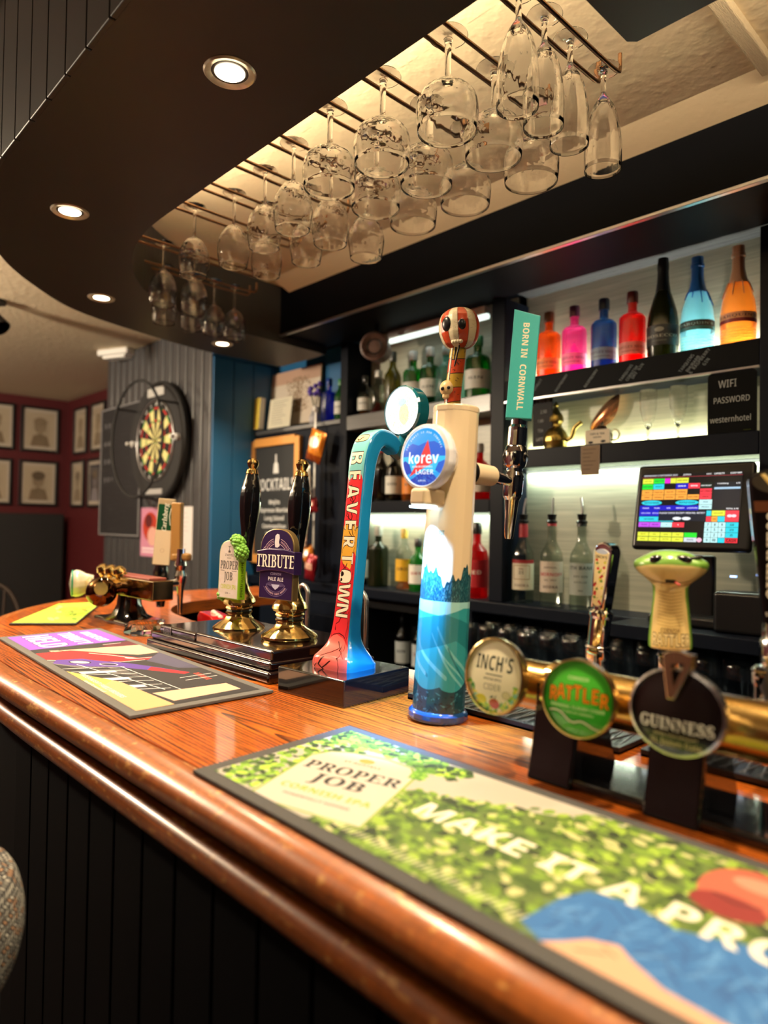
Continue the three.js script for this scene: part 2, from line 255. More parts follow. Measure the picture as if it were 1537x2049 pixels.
// lounge lamp, out of the picture
for (const [x, z, k] of [[-3.4, 0.35, 15], [-5.4, 0.2, 3]]) {
  const t = thing('ceiling_lamp', x > -5 ? 'round opal ceiling lamp over the lounge seats' : 'round opal ceiling lamp near the red wall', 'lamp', V(x, 2.45, z));
  mesh('ceiling_rose', cyl(0.05, 0.02, 0, -0.01, 0), WHITE, t); mesh('lamp_cord', cyl(0.006, 0.14, 0, -0.08, 0), WHITE, t); mesh('lamp_globe', new THREE.SphereGeometry(0.09, 24, 16).translate(0, -0.23, 0), tubeMat(new THREE.Color(1, 0.85, 0.65), 3), t);
  const p = new THREE.PointLight(new THREE.Color(1, 0.82, 0.6), k, 0, 2); p.position.set(0, -0.23, 0); p.castShadow = true; p.shadow.radius = 4; p.name = 'lamp_glow'; t.add(p);
}
// lamp over the drinkers, behind the camera
{
  const t = thing('pendant_lamp', 'pendant lamp with opal globe hanging behind the drinkers', 'lamp', V(-0.6, 2.85, 1.3));
  mesh('lamp_cord', cyl(0.004, 0.5, 0, -0.25, 0), BLACK, t); mesh('lamp_globe', new THREE.SphereGeometry(0.1, 24, 16).translate(0, -0.58, 0), tubeMat(new THREE.Color(1, 0.82, 0.6), 2), t);
  const p = new THREE.PointLight(new THREE.Color(1, 0.84, 0.64), 0.25, 0, 2); p.position.set(0, -0.58, 0); p.castShadow = true; p.shadow.radius = 5; p.name = 'lamp_glow'; t.add(p);
}

// ---------------------------------------------------------------- back bar
const panelTex = dataTex(1024, 512, (u, v) => { const k = 176 + 46 * (fbm(u * 6, v * 130, 4) - 0.5) + 20 * (fbm(u * 3, v * 3, 3) - 0.5); return [k, k * 1.01, k * 0.9]; });
panelTex.repeat.set(1.1, 1.4);
const PANEL = P({ color: 0xffffff, map: panelTex, roughness: 0.35 }), SHELF = P({ color: [0.004, 0.006, 0.012], roughness: 0.42, specularIntensity: 0.2 }), GREYSH = P({ color: [0.06, 0.063, 0.068], roughness: 0.4, roughnessMap: brushed });
const unit = thing('back_bar_shelving', 'dark navy back bar shelving with pale lit back panels', 'shelving');
mesh('back_panel', metreUV(span(-1.54, -0.66, 1.12, 2.278, -2.215, -2.2)), PANEL, unit); mesh('back_panel', metreUV(span(-2.42, -1.58, 1.12, 2.278, -2.215, -2.2)), PANEL, unit);
mesh('back_panel', span(-3.19, -2.44, 1.12, 2.278, -2.215, -2.2), BLUE, unit);
for (const [a, b] of [[-1.592, -1.53], [-2.462, -2.412], [-0.67, 0.9]]) mesh('post', span(a, b, 1.12, 2.231, -2.2, -2.051, 0.003), SHELF, unit);
mesh('compartment_top', span(-1.53, -0.67, 2.262, 2.277, -2.2, -2.051), GREYSH, unit);
mesh('shelf', span(-1.53, -0.67, 1.848, 1.924, -2.2, -2.053, 0.003), SHELF, unit); mesh('shelf', span(-1.53, -0.67, 1.603, 1.668, -2.2, -2.05, 0.003), SHELF, unit);
mesh('shelf', span(-2.412, -1.592, 1.822, 1.888, -2.2, -2.05, 0.003), GREYSH, unit); mesh('shelf', span(-2.412, -1.592, 1.446, 1.496, -2.2, -2.05, 0.003), SHELF, unit);
mesh('panel', span(-3.19, -2.462, 1.12, 1.862, -2.1, -2.07, 0.003), SHELF, unit); mesh('shelf', span(-3.19, -2.462, 1.862, 1.884, -2.2, -2.06, 0.003), GREYSH, unit);
mesh('edge_strip', span(-1.53, -0.67, 1.842, 1.849, -2.06, -2.051, 0.001), STEEL, unit);
const chalkEdge = canvasTex(1536, 150, (g, w, h) => {
  rect(g, 0, 0, w, h, '#04060a');
  const say = (x, lines) => lines.forEach((s, i) => txt(g, s, x + i * 34, 78 + (i % 2) * 10, 26, '#8d9aa0', { rot: -0.95, style: 'normal', font: 'monospace' }));
  say(60, ['QUINCE']); say(200, ['PINK', 'GRAPEFRUIT']); say(420, ['RASPBERRY']); say(620, ['RASPBERRY']); say(840, ['TARQUINS', 'CORNISH', 'DRY GIN']); say(1180, ['TARQUINS', 'RHUBARB', '& RASPBERRY', 'GIN']);
});
tag(mesh('chalked_shelf_edge', new THREE.PlaneGeometry(0.856, 0.07).translate(-1.1, 1.886, -2.0522), printed(chalkEdge, 0.5, { specularIntensity: 0.15 }), unit), 'shelf edge with slanting chalk handwriting');
const ctr = thing('back_counter', 'dark navy counter under the back bar shelves', 'counter');
mesh('countertop', span(-3.19, 0.9, 1.075, 1.12, -2.2, -2.035, 0.006), SHELF, ctr);
const gsu = thing('glass_shelf_unit', 'dark open shelf unit for tumblers under the back counter', 'shelf');
mesh('till_ledge', span(-1.02, -0.4, 1.08, 1.1195, -2.036, -1.87, 0.004), SHELF, ctr); mesh('shelf', span(-1.66, 0.9, 0.905, 0.93, -2.28, -1.9, 0.004), SHELF, gsu); mesh('side_panel', span(-1.698, -1.66, 0, 1.074, -2.28, -2.04), SHELF, gsu); mesh('kick_panel', span(-1.66, 0.9, 0, 0.905, -2.1, -2.08), NAVY, gsu);
function cabinet(x0, x1, label) {
  const t = thing('under_counter_cabinet', label, 'cabinet', V((x0 + x1) / 2, 0, -2.06)), w = x1 - x0;
  mesh('carcass', span(-w / 2, w / 2, 0, 1.07, -0.21, 0), NAVY, t); const d = mesh('door', span(-w / 2 + 0.012, w / 2 - 0.012, 0.1, 1.04, 0, 0.02, 0.004), SHELF, t);
  mesh('door_panel', span(-w / 2 + 0.07, w / 2 - 0.07, 0.17, 0.97, 0.02, 0.026, 0.003), SHELF, d);
}
cabinet(-3.18, -2.75, 'navy cupboard under the cocktail chalkboard'); cabinet(-2.74, -2.34, 'navy cupboard with a panelled door beside the bottle fridge');
// bottle fridge
const fr = thing('bottle_fridge', 'dark under-counter bottle fridge with a glass door', 'fridge', V(-2.01, 0, -2.28));
mesh('cabinet_body', merge([span(-0.31, -0.28, 0, 1.07, 0, 0.2), span(0.28, 0.31, 0, 1.07, 0, 0.2), span(-0.28, 0.28, 0, 0.12, 0, 0.2), span(-0.28, 0.28, 1.03, 1.07, 0, 0.2), span(-0.28, 0.28, 0, 1.07, 0, 0.015)]), BLACK, fr);
mesh('shelf', span(-0.28, 0.28, 0.74, 0.75, 0.02, 0.18), STEEL, fr); const fd = mesh('glass_door', span(-0.28, 0.28, 0.13, 1.02, 0.205, 0.208), sheet([0.9, 0.92, 0.95], 0.03), fr); mesh('door_frame', merge([span(-0.31, -0.27, 0.1, 1.05, 0.2, 0.22), span(0.27, 0.31, 0.1, 1.05, 0.2, 0.22)]), BLACK, fd);
// light strips in the shelving
function led(x0, x1, y, z, up, power, label, color = COOL) {
  const w = x1 - x0, t = thing('led_strip_light', label, 'light', V((x0 + x1) / 2, y, z));
  mesh('led_strip', span(-w / 2, w / 2, up ? 0 : -0.006, up ? 0.006 : 0, -0.005, 0.005), tubeMat(color, 0.8), t);
  area(color, power, w, 0.012, V(0, up ? 0.008 : -0.008, 0), V(0, up ? 1 : -1, up ? -0.02 : -0.05), t);
}
led(-1.52, -0.68, 1.924, -2.19, true, 135, 'light strip glowing behind the row of bright gin bottles', new THREE.Color(1, 1, 0.84));
led(-1.52, -0.78, 1.668, -2.19, true, 80, 'light strip glowing behind the teapots and shelf flutes', new THREE.Color(1, 1, 0.62));
led(-1.52, -0.68, 1.603, -2.188, false, 120, 'light strip under the shelf above the spirit bottles with pourers');
led(-2.4, -1.6, 1.446, -2.188, false, 95, 'light strip above the lower row of spirit bottles');
{
  const a = onZ(785, 690, -2.1), b = onZ(984, 634, -2.1), y = 2.2, t = thing('tube_light', 'white fluorescent tube light over the green bottles', 'light', V((a.x + b.x) / 2, y, -2.085)), w = abs(b.x - a.x) * 0.98;
  mesh('light_housing', span(-w / 2, w / 2, 0, 0.03, -0.02, 0.02, 0.004), WHITE, t); mesh('light_tube', cyl(0.011, w, 0, 0, 0, 0.011, 16).rotateZ(PI / 2).translate(0, -0.008, 0), tubeMat(new THREE.Color(0.85, 1, 0.9), 1.3), t);
  area(new THREE.Color(0.85, 1, 0.9), 3, w, 0.02, V(0, -0.022, 0), V(0, -1, 0), t);
}
{ // loudspeaker on the bulkhead
  const p = onZ(748, 692, -1.93), t = thing('loudspeaker', 'round dark loudspeaker under the bulkhead', 'speaker', V(p.x, p.y, -1.93), 0.55);
  mesh('speaker_case', facing([[0, -0.1], [0.05, -0.1], [0.058, -0.02], [0.06, 0.0], [0.052, 0.004], [0.032, -0.012], [0, -0.012]]), paint([0.12, 0.07, 0.06], 0.5), t); mesh('speaker_cone', facing([[0.034, -0.008], [0.012, -0.02], [0, -0.022]]), BLACK, t);
  mesh('bracket', span(-0.01, 0.01, 0.05, 2.235 - p.y, -0.06, -0.04), BLACK, t);
}

// ---------------------------------------------------------------- bottles
const labelTex = (w, h, bg, items, extra) => canvasTex(w, h, (g) => { rect(g, 0, 0, w, h, bg); if (extra) extra(g, w, h); for (const [s, x, y, size, c, o] of items) txt(g, s, x * w, y * h, size, c, o); });
const capMat = (c) => paint(c, 0.35);
const bodyProfiles = {
  gin: (H, r) => [[0, 0], [r * 0.94, 0], [r, 0.005], [r, H * 0.6], [r * 0.97, H * 0.64], [r * 0.8, H * 0.68], [r * 0.42, H * 0.71], [r * 0.33, H * 0.735], [r * 0.33, H * 0.86], [r * 0.37, H * 0.87], [r * 0.37, H * 0.9], [0, H * 0.9]],
  spirit: (H, r) => [[0, 0], [r * 0.94, 0], [r, 0.005], [r, H * 0.56], [r * 0.93, H * 0.62], [r * 0.6, H * 0.7], [r * 0.4, H * 0.76], [r * 0.36, H * 0.86], [r * 0.36, H * 0.93], [r * 0.4, H * 0.935], [r * 0.4, H * 0.96], [0, H * 0.96]],
  champagne: (H, r) => [[0, 0], [r * 0.9, 0], [r * 0.97, 0.006], [r, H * 0.2], [r * 0.99, H * 0.34], [r * 0.9, H * 0.46], [r * 0.68, H * 0.58], [r * 0.46, H * 0.68], [r * 0.34, H * 0.78], [r * 0.31, H * 0.9], [r * 0.36, H * 0.905], [r * 0.36, H * 0.93], [r * 0.31, H * 0.935], [r * 0.31, H], [0, H]],
  squat: (H, r) => [[0, 0], [r * 0.94, 0], [r, 0.006], [r, H * 0.52], [r * 0.9, H * 0.62], [r * 0.45, H * 0.7], [r * 0.36, H * 0.74], [r * 0.36, H * 0.9], [0, H * 0.9]],
};
function bottle(name, label, pos, o, group) {
  const t = thing(name, label, 'bottle', pos, o.turn ?? 0, group), { H, r } = o, pr = bodyProfiles[o.kind](H, r);
  mesh('bottle_glass', lathe(pr, 32, 0.5), o.glass, t);
  if (o.fill) mesh('liquid', lathe(pr.filter((p) => p[1] <= H * o.level).map((p) => [p[0] * 0.94, p[1] * 0.98 + 0.004]).concat([[0, H * o.level]]), 24, 0.5), o.fill, t);
  if (o.cap) mesh('cap', lathe([[0, H * 0.84], [r * 0.4, H * 0.84], [r * 0.42, H * 0.85], [r * 0.42, H * 0.985], [r * 0.38, H], [0, H]], 24), o.cap, t);
  for (const l of o.labels ?? []) mesh('label', band(r * 1.012 * (l.k ?? 1), l.h * H, l.y * H, l.arc ?? PI * 1.1, 24, l.turn ?? 0), l.mat, t);
  return t;
}
const tinted = (c, rough = 0.4) => P({ color: c, roughness: rough, transmission: 0.92, thickness: 0, ior: 1.45 });
const ginLabel = (bg, fg) => printed(labelTex(512, 160, bg, [['WHITLEY NEILL', 0.5, 0.4, 44, fg, { font: 'serif' }], ['HANDCRAFTED GIN', 0.5, 0.75, 22, fg]]), 0.5, { transmission: 0.35, thickness: 0 });
const G1 = 'gin bottles on the lit top shelf', SH1 = 1.924, ZB = -2.125;
const onShelf = (px, py, y, z = ZB) => { const p = onZ(px, py, z); return V(p.x, y, z); };
for (const [px, col, name, lbl] of [[1098, [0.95, 0.3, 0.01], 'orange', '#e8b36a'], [1149, [0.95, 0.22, 0.55], 'pink', '#f0a8cf'], [1208, [0.01, 0.2, 0.42], 'dark blue', '#9fb6c4'], [1265, [0.75, 0.006, 0.015], 'red', '#c99a90']]) {
  bottle('gin_bottle', `${name} gin bottle with pale label on the lit top shelf`, onShelf(px, 720, SH1), { kind: 'gin', H: 0.238, r: 0.042, glass: tinted(col, 0.35), fill: tinted(col.map((c) => min(1, c * 1.5 + 0.02)), 0.3), level: 0.5, cap: capMat(col.map((c) => c * 0.12 + 0.008)), labels: [{ y: 0.2, h: 0.17, mat: ginLabel(lbl, '#4b2f2a'), turn: 0.3 }] }, G1);
}
const prosLabel = printed(labelTex(384, 256, '#16181a', [['PROSECCO', 0.5, 0.55, 50, '#9a9a92', { font: 'serif' }], ['SPUMANTE', 0.5, 0.78, 20, '#6a6a64']], (g, w) => ell(g, w / 2, 60, 34, 30, '#7e7e78')), 0.5);
bottle('prosecco_bottle', 'dark green sparkling wine bottle on the lit top shelf', onShelf(1326, 710, SH1), { kind: 'champagne', H: 0.318, r: 0.047, glass: tinted([0.05, 0.06, 0.012], 0.2), labels: [{ y: 0.22, h: 0.2, mat: prosLabel, turn: 0.2 }], cap: null }, G1);
{ const t = scene.children[scene.children.length - 1]; mesh('foil', lathe([[0, 0.32], [0.0155, 0.32], [0.0178, 0.3], [0.0178, 0.286], [0.0165, 0.28], [0.0182, 0.245], [0.0225, 0.214]], 24), P({ color: [0.02, 0.02, 0.018], roughness: 0.4, metalness: 0.6 }), t); }
function waxBottle(px, name, glass, wax, lab, word) {
  const t = bottle('gin_bottle', `${name} on the lit top shelf`, onShelf(px, 690, SH1), { kind: 'champagne', H: 0.292, r: 0.048, glass, labels: [{ y: 0.27, h: 0.1, mat: lab, arc: PI * 1.5, turn: 0.3 }] }, G1), H = 0.292, r = 0.048;
  mesh('wax_seal', lathe([[r * 0.6, H * 0.63], [r * 0.48, H * 0.69], [r * 0.37, H * 0.78], [r * 0.35, H * 0.9], [r * 0.4, H * 0.905], [r * 0.4, H * 0.935], [r * 0.35, H * 0.94], [r * 0.35, H * 1.01], [0, H * 1.01]], 28, 0.5), wax, t);
  for (let i = 0; i < 9; i++) { const a = i / 9 * 2 * PI, l = rr(0.02, 0.07); mesh('wax_drip', rod(V(sin(a) * r * 0.62, H * 0.64, cos(a) * r * 0.62), V(sin(a) * r * (0.66 + l * 4), H * 0.63 - l * H * 2, cos(a) * r * (0.66 + l * 4)), 0.0022, 0.0016, 6), wax, t); }
  for (let i = 0; i < 5; i++) mesh('printed_wave', new THREE.TorusGeometry(r * 1.005, 0.0006, 4, 40).rotateX(PI / 2).translate(0, H * (0.04 + i * 0.03), 0), paint([0.7, 0.62, 0.4], 0.5), t);
}
waxBottle(1395, 'pale blue gin bottle with dripping blue wax neck', tinted([0.45, 0.85, 0.98], 0.55), paint([0.01, 0.09, 0.34], 0.35), printed(labelTex(512, 128, '#10242a', [["TARQUIN'S", 0.5, 0.35, 44, '#7fb6bd', { font: 'serif' }]], (g, w, h) => rect(g, 0, h * 0.62, w, h * 0.38, '#1f6d78')), 0.5));
waxBottle(1477, 'orange gin bottle with dripping cream wax neck', tinted([0.98, 0.5, 0.14], 0.55), paint([0.5, 0.27, 0.15], 0.35), printed(labelTex(512, 128, '#c98f62', [["TARQUIN'S", 0.5, 0.35, 48, '#5b1d18', { font: 'serif' }]], (g, w, h) => rect(g, 0, h * 0.64, w, h * 0.36, '#7b0f17')), 0.5));

// shelf with teapots, flutes and chalkboards
const SH2 = 1.668;
const glassProfiles = {
  wine: [[0.034, 0.0022], [0.013, 0.006], [0.0055, 0.013], [0.0042, 0.05], [0.0046, 0.085], [0.0085, 0.094], [0.026, 0.106], [0.041, 0.13], [0.0475, 0.155], [0.047, 0.18], [0.0415, 0.212]],
  balloon: [[0.037, 0.0024], [0.014, 0.007], [0.0075, 0.014], [0.006, 0.05], [0.007, 0.086], [0.014, 0.0945], [0.036, 0.101], [0.053, 0.118], [0.0585, 0.14], [0.058, 0.162], [0.0555, 0.184]],
  flute: [[0.032, 0.0022], [0.012, 0.006], [0.0058, 0.013], [0.005, 0.035], [0.006, 0.052], [0.012, 0.062], [0.024, 0.085], [0.0325, 0.12], [0.0362, 0.155], [0.0365, 0.18], [0.0358, 0.205]],
};
function glassGeo(kind, n = 48) {
  const o = smooth(glassProfiles[kind], 44), W = 0.0011, top = o[o.length - 1], inner = [];
  const k0 = o.findIndex((p) => p[1] > (kind === 'wine' ? 0.1 : kind === 'balloon' ? 0.098 : 0.068));
  for (let i = o.length - 1; i >= k0; i--) inner.push([max(o[i][0] - W * 1.15, 0.001), o[i][1] + (i === o.length - 1 ? 0 : 0.0006)]);
  return lathe([[0, 0], [glassProfiles[kind][0][0] - 0.001, 0], ...o, [top[0] - W / 2, top[1] + 0.0006], ...inner, [inner[inner.length - 1][0] * 0.5, inner[inner.length - 1][1] - 0.003], [0, inner[inner.length - 1][1] - 0.0035]], n, 0.9);
}
const GG = { wine: glassGeo('wine'), balloon: glassGeo('balloon'), flute: glassGeo('flute') };
for (const px of [1297, 1357]) { const m = tag(mesh('champagne_flute', GG.flute, GLASS, scene), px < 1320 ? 'clear champagne flute on the lit shelf, nearer the small teapot' : 'clear champagne flute on the lit shelf, nearer the wifi chalkboard', 'glass', 'flutes on the lit shelf'); m.position.copy(onShelf(px, 873, SH2, -2.115)); m.scale.set(0.72, 0.8, 0.72); }
{
  const t = thing('coffee_pot', 'tall brass coffee pot with pointed lid on the lit shelf', 'pot', onShelf(1112, 893, SH2, -2.12)), m = P({ color: [0.35, 0.27, 0.08], roughness: 0.28, metalness: 1 });
  mesh('pot_body', lathe(smooth([[0, 0], [0.036, 0], [0.04, 0.012], [0.044, 0.035], [0.036, 0.06], [0.022, 0.078], [0.02, 0.09], [0.026, 0.1], [0.024, 0.106]], 40).concat([[0, 0.106]]), 32), m, t);
  const l = mesh('lid', lathe(smooth([[0.026, 0.106], [0.022, 0.122], [0.01, 0.14], [0.006, 0.15], [0.009, 0.156], [0.003, 0.168], [0, 0.17]], 24), 24), m, t);
  mesh('spout', tube([V(0.035, 0.03, 0), V(0.062, 0.038, 0), V(0.075, 0.07, 0), V(0.1, 0.088, 0)], 0.008, 24), m, t); mesh('handle', tube([V(-0.03, 0.085, 0), V(-0.065, 0.09, 0), V(-0.078, 0.05, 0), V(-0.04, 0.02, 0)], 0.005, 24), m, t);
}
{
  const t = thing('small_teapot', 'small dark teapot with knobbed lid on the lit shelf', 'teapot', onShelf(1204, 880, SH2, -2.13)), m = P({ color: [0.05, 0.03, 0.02], roughness: 0.35, metalness: 0.4 });
  mesh('pot_body', lathe(smooth([[0, 0], [0.026, 0], [0.036, 0.02], [0.034, 0.045], [0.02, 0.058]], 24).concat([[0, 0.058]]), 28), m, t); mesh('lid', lathe([[0.021, 0.058], [0.014, 0.068], [0.004, 0.07], [0.006, 0.077], [0.003, 0.083], [0, 0.083]], 20), m, t);
  mesh('spout', rod(V(-0.028, 0.03, 0), V(-0.052, 0.056, 0), 0.008, 0.005), m, t); mesh('handle', new THREE.TorusGeometry(0.018, 0.003, 8, 24).translate(0.046, 0.035, 0), paint([0.5, 0.46, 0.3], 0.4), t);
}
{
  const p = onShelf(1198, 850, SH2, -2.165), t = thing('copper_leaf', 'curved copper leaf ornament leaning behind the small teapot', 'ornament', p), g = new THREE.PlaneGeometry(0.062, 0.15, 10, 20), a = g.attributes.position;
  for (let i = 0; i < a.count; i++) { const y = a.getY(i) / 0.15 + 0.5, x = a.getX(i) * pow(sin(PI * min(0.98, max(0.03, y * 0.97 + 0.02))), 0.75); a.setXYZ(i, x + 0.01 * sin(y * 3), y * 0.15, 0.016 * sin(y * PI) - 18 * x * x); }
  g.computeVertexNormals(); const gb = g.clone().translate(0, 0, -0.0025);
  const lf = mesh('leaf_blade', merge([g, gb]), P({ color: [0.8, 0.38, 0.18], roughness: 0.25, metalness: 0.9 }), t); lf.position.set(-0.03, 0.065, 0); lf.rotation.z = -0.75;
  mesh('stem', rod(V(0, 0, 0), V(-0.03, 0.07, 0), 0.003), P({ color: [0.3, 0.14, 0.06], roughness: 0.4, metalness: 1 }), t);
}
function card(name, label, cat, px0, py0, px1, py1, z, tex, o = {}) {
  const a = onZ(px0, py0, z), b = onZ(px1, py1, z), w = abs(b.x - a.x), h = abs(a.y - b.y);
  const t = thing(name, label, cat, V((a.x + b.x) / 2, min(a.y, b.y), z));
  const m = mesh(o.part ?? 'printed_card', plate(o.shape ? o.shape(w, h) : archShape(w, h, 0.0001), o.d ?? 0.003, 0.0005), [printed(tex, o.rough ?? 0.6, { specularIntensity: o.spec ?? 0.5 }), o.side ?? WHITE], t); m.rotation.x = o.tilt ?? 0; return { t, w, h };
}
const chalk = (w, h, lines, bg = '#060708') => canvasTex(w, h, (g) => { rect(g, 0, 0, w, h, bg); for (const [s, x, y, size, c, o] of lines) txt(g, s, x * w, y * h, size, c ?? '#aab0b0', { style: 'normal', ...o }); });
card('chalkboard', 'black chalkboard with the wifi password beside the shelf flutes', 'chalkboard', 1418, 745, 1515, 868, -2.06, chalk(512, 620, [['WIFI', 0.42, 0.22, 96], ['PASSWORD', 0.5, 0.46, 76], ['westernhotel', 0.48, 0.75, 74], ['~~~~', 0.82, 0.93, 36, '#6f7d1c']]), { shape: (w, h) => archShape(w, h, 0.02), d: 0.006, side: BLACK, spec: 0.12, part: 'chalk_panel' });
card('price_board', 'small black price board behind the turquoise tap handle', 'chalkboard', 1068, 790, 1106, 892, -2.1, chalk(256, 512, [['2.30/2.50', 0.5, 0.15, 44], ['2.50', 0.55, 0.35, 44], ['1.80', 0.4, 0.52, 40], ['TEA', 0.4, 0.7, 44], ['LATTE 2.', 0.5, 0.86, 44]]), { shape: (w, h) => archShape(w, h, 0.02), side: BLACK, part: 'chalk_panel' });
card('notice_card', 'small white printed card in front of the small teapot', 'sign', 1172, 862, 1221, 892, -2.075, labelTex(256, 192, '#d8d0bc', [['TIPS & TEA', 0.5, 0.25, 30, '#30302c'], ['SERVED', 0.5, 0.45, 24, '#30302c']], (g) => { ell(g, 60, 140, 26, 14, '#26262a'); ell(g, 190, 135, 26, 14, '#26262a'); }), {});
card('paper_note', 'brown paper note hanging from the shelf edge', 'note', 1163, 893, 1200, 950, -2.046, canvasTex(128, 256, (g, w, h) => { rect(g, 0, 0, w, h, '#7d6a55'); for (let i = 0; i < 6; i++) rect(g, 14, 30 + i * 34, 90 - (i % 3) * 20, 5, '#4c4034'); }), { d: 0.0008 });
// spirits with pourers on the counter
const clearGlass = sheet([0.74, 0.79, 0.75], 0.1), vodka = sheet([0.9, 0.94, 0.93], 0.02);
const labels3 = [
  printed(labelTex(384, 420, '#c9c2ae', [['No.', 0.5, 0.3, 40, '#5a2320', { font: 'serif' }], ['21', 0.5, 0.42, 60, '#3a3026', { font: 'serif' }], ['VODKA', 0.5, 0.85, 50, '#59302a', { font: 'serif' }]], (g, w, h) => { rect(g, 0, 0, w, 50, '#8e1b1f'); g.strokeStyle = '#8d6a3c'; g.lineWidth = 10; g.strokeRect(90, 80, w - 180, 190); }), 0.5),
  printed(labelTex(384, 420, '#b9ada0', [['IMPERIAL', 0.5, 0.2, 34, '#54463e'], ['SMIRNOFF', 0.5, 0.42, 62, '#9d1420'], ['est. 1864', 0.5, 0.6, 34, '#54463e', { font: 'serif' }], ['VODKA', 0.5, 0.82, 54, '#3a2c28']]), 0.5),
  printed(labelTex(384, 420, '#8f968f', [['5TH BANK', 0.5, 0.16, 64, '#202624'], ['DRY GIN', 0.5, 0.42, 40, '#3a423f'], ['DISTILLED', 0.5, 0.6, 30, '#3a423f'], ['70cl', 0.5, 0.86, 30, '#202624']]), 0.5)];
[[1046, 'clear spirit bottle with white shield label and pourer'], [1103, 'clear spirit bottle with red lettered label and pourer'], [1163, 'clear spirit bottle with grey green label and pourer']].forEach(([px, name], i) => {
  const p = onShelf(px, 1205, 1.12, -2.115), t = bottle('spirit_bottle', `${name} on the back counter`, p, { kind: 'spirit', H: 0.3, r: 0.039, glass: clearGlass, labels: [{ y: 0.34, h: 0.36, mat: labels3[i], turn: 0.45, arc: PI * 0.95 }] }, 'spirit bottles with pourers');
  mesh('neck_band', cyl(0.0165, i ? 0.012 : 0.05, 0, i ? 0.285 : 0.262, 0, 0.0155), i === 2 ? BLACK : paint([0.3, 0.02, 0.03], 0.4), t); mesh('stopper', lathe([[0, 0.288], [0.017, 0.288], [0.019, 0.296], [0.013, 0.3], [0.016, 0.318], [0.018, 0.32], [0, 0.322]], 20), BLACK, t);
  mesh('pour_spout', tube([V(0, 0.318, 0), V(0.002, 0.34, 0), V(0.012 - i * 0.008, 0.378, 0)], 0.004, 12, 8), STEEL, t);
});

// left hand shelves
const shortLabel = (bg, s, c, size = 50) => printed(labelTex(256, 256, bg, [[s, 0.5, 0.45, size, c]]), 0.5);
const dark = tinted([0.03, 0.025, 0.02], 0.15), GL = { blue: tinted([0.02, 0.1, 0.75], 0.25), green: tinted([0.04, 0.45, 0.08], 0.25), deep: tinted([0.01, 0.3, 0.04], 0.2), teal: tinted([0.35, 0.75, 0.68], 0.2), olive: tinted([0.3, 0.28, 0.02], 0.25), clear: clearGlass, amber: tinted([0.85, 0.32, 0.03], 0.2), red: tinted([0.6, 0.01, 0.02], 0.3), dark, greenblack: tinted([0.05, 0.09, 0.03], 0.2) };
const L1 = 1.888, L2 = 1.496, G2 = 'bottles on the far upper shelf', wl = shortLabel('#cfd2cc', 'GIN', '#30343a'), kl = shortLabel('#e6e4dc', 'DRY', '#a02028'), rl = shortLabel('#b3202a', 'RED', '#f0e6d8'), ol = shortLabel('#d9801f', 'RYE', '#3a1a08'), yl = shortLabel('#d8a71e', 'ORO', '#3a2408');
for (const [px, kind, H, r, gl, lab, label, cap, fill] of [
  [658, 'gin', 0.215, 0.038, 'blue', null, 'cobalt blue bottle beside the dried flowers on the upper shelf', [0.01, 0.05, 0.3]],
  [681, 'spirit', 0.2, 0.03, 'green', wl, 'slim green bottle next to the cobalt blue one', [0.02, 0.2, 0.05]],
  [699, 'spirit', 0.21, 0.028, 'dark', kl, 'dark bottle with a round white label on the upper shelf', [0.5, 0.5, 0.48]],
  [730, 'spirit', 0.19, 0.034, 'clear', wl, 'clear bottle with amber dregs on the upper shelf', [0.02, 0.02, 0.02], 'amber'],
  [757, 'squat', 0.2, 0.042, 'clear', null, 'clear bottle of red liqueur on the upper shelf', [0.55, 0.55, 0.5], 'red'],
  [785, 'spirit', 0.27, 0.038, 'olive', null, 'tall olive bottle behind the glowing round badge', [0.03, 0.03, 0.02]],
  [826, 'gin', 0.25, 0.044, 'green', wl, 'green gin bottle under the tube light, beside the olive bottle', [0.6, 0.6, 0.58]],
  [860, 'gin', 0.25, 0.044, 'deep', wl, 'deep green gin bottle under the tube light, next to the pale teal one', [0.6, 0.6, 0.58]],
  [893, 'squat', 0.24, 0.046, 'teal', null, 'pale teal bottle under the tube light', [0.4, 0.5, 0.48]],
  [955, 'gin', 0.25, 0.05, 'deep', wl, 'broad green bottle behind the skull handle', [0.02, 0.15, 0.05]]]) bottle('shelf_bottle', label, onShelf(px, 820, L1), { kind, H, r, glass: GL[gl], cap: capMat(cap), labels: lab ? [{ y: 0.3, h: 0.3, mat: lab, turn: 0.5 }] : [], fill: fill && GL[fill], level: 0.3 }, G2);
for (const [px, kind, H, r, gl, lab, label, cap] of [
  [730, 'squat', 0.23, 0.036, 'dark', rl, 'dark bottle with a red label on the middle shelf', [0.02, 0.02, 0.02]],
  [762, 'spirit', 0.26, 0.03, 'dark', null, 'plain dark bottle on the middle shelf', [0.3, 0.02, 0.02]],
  [788, 'squat', 0.24, 0.038, 'dark', wl, 'dark bottle with a pale label on the middle shelf', [0.35, 0.02, 0.03]],
  [824, 'squat', 0.22, 0.042, 'amber', ol, 'amber whisky bottle with an orange label on the middle shelf', [0.02, 0.02, 0.02]],
  [958, 'squat', 0.22, 0.044, 'red', kl, 'red bottle on the middle shelf behind the cream tower', [0.5, 0.5, 0.48]]]) bottle('shelf_bottle', label, onShelf(px, 1000, L2), { kind, H, r, glass: GL[gl], cap: capMat(cap), labels: lab ? [{ y: 0.3, h: 0.32, mat: lab, turn: 0.5 }] : [] }, 'bottles on the middle shelf');
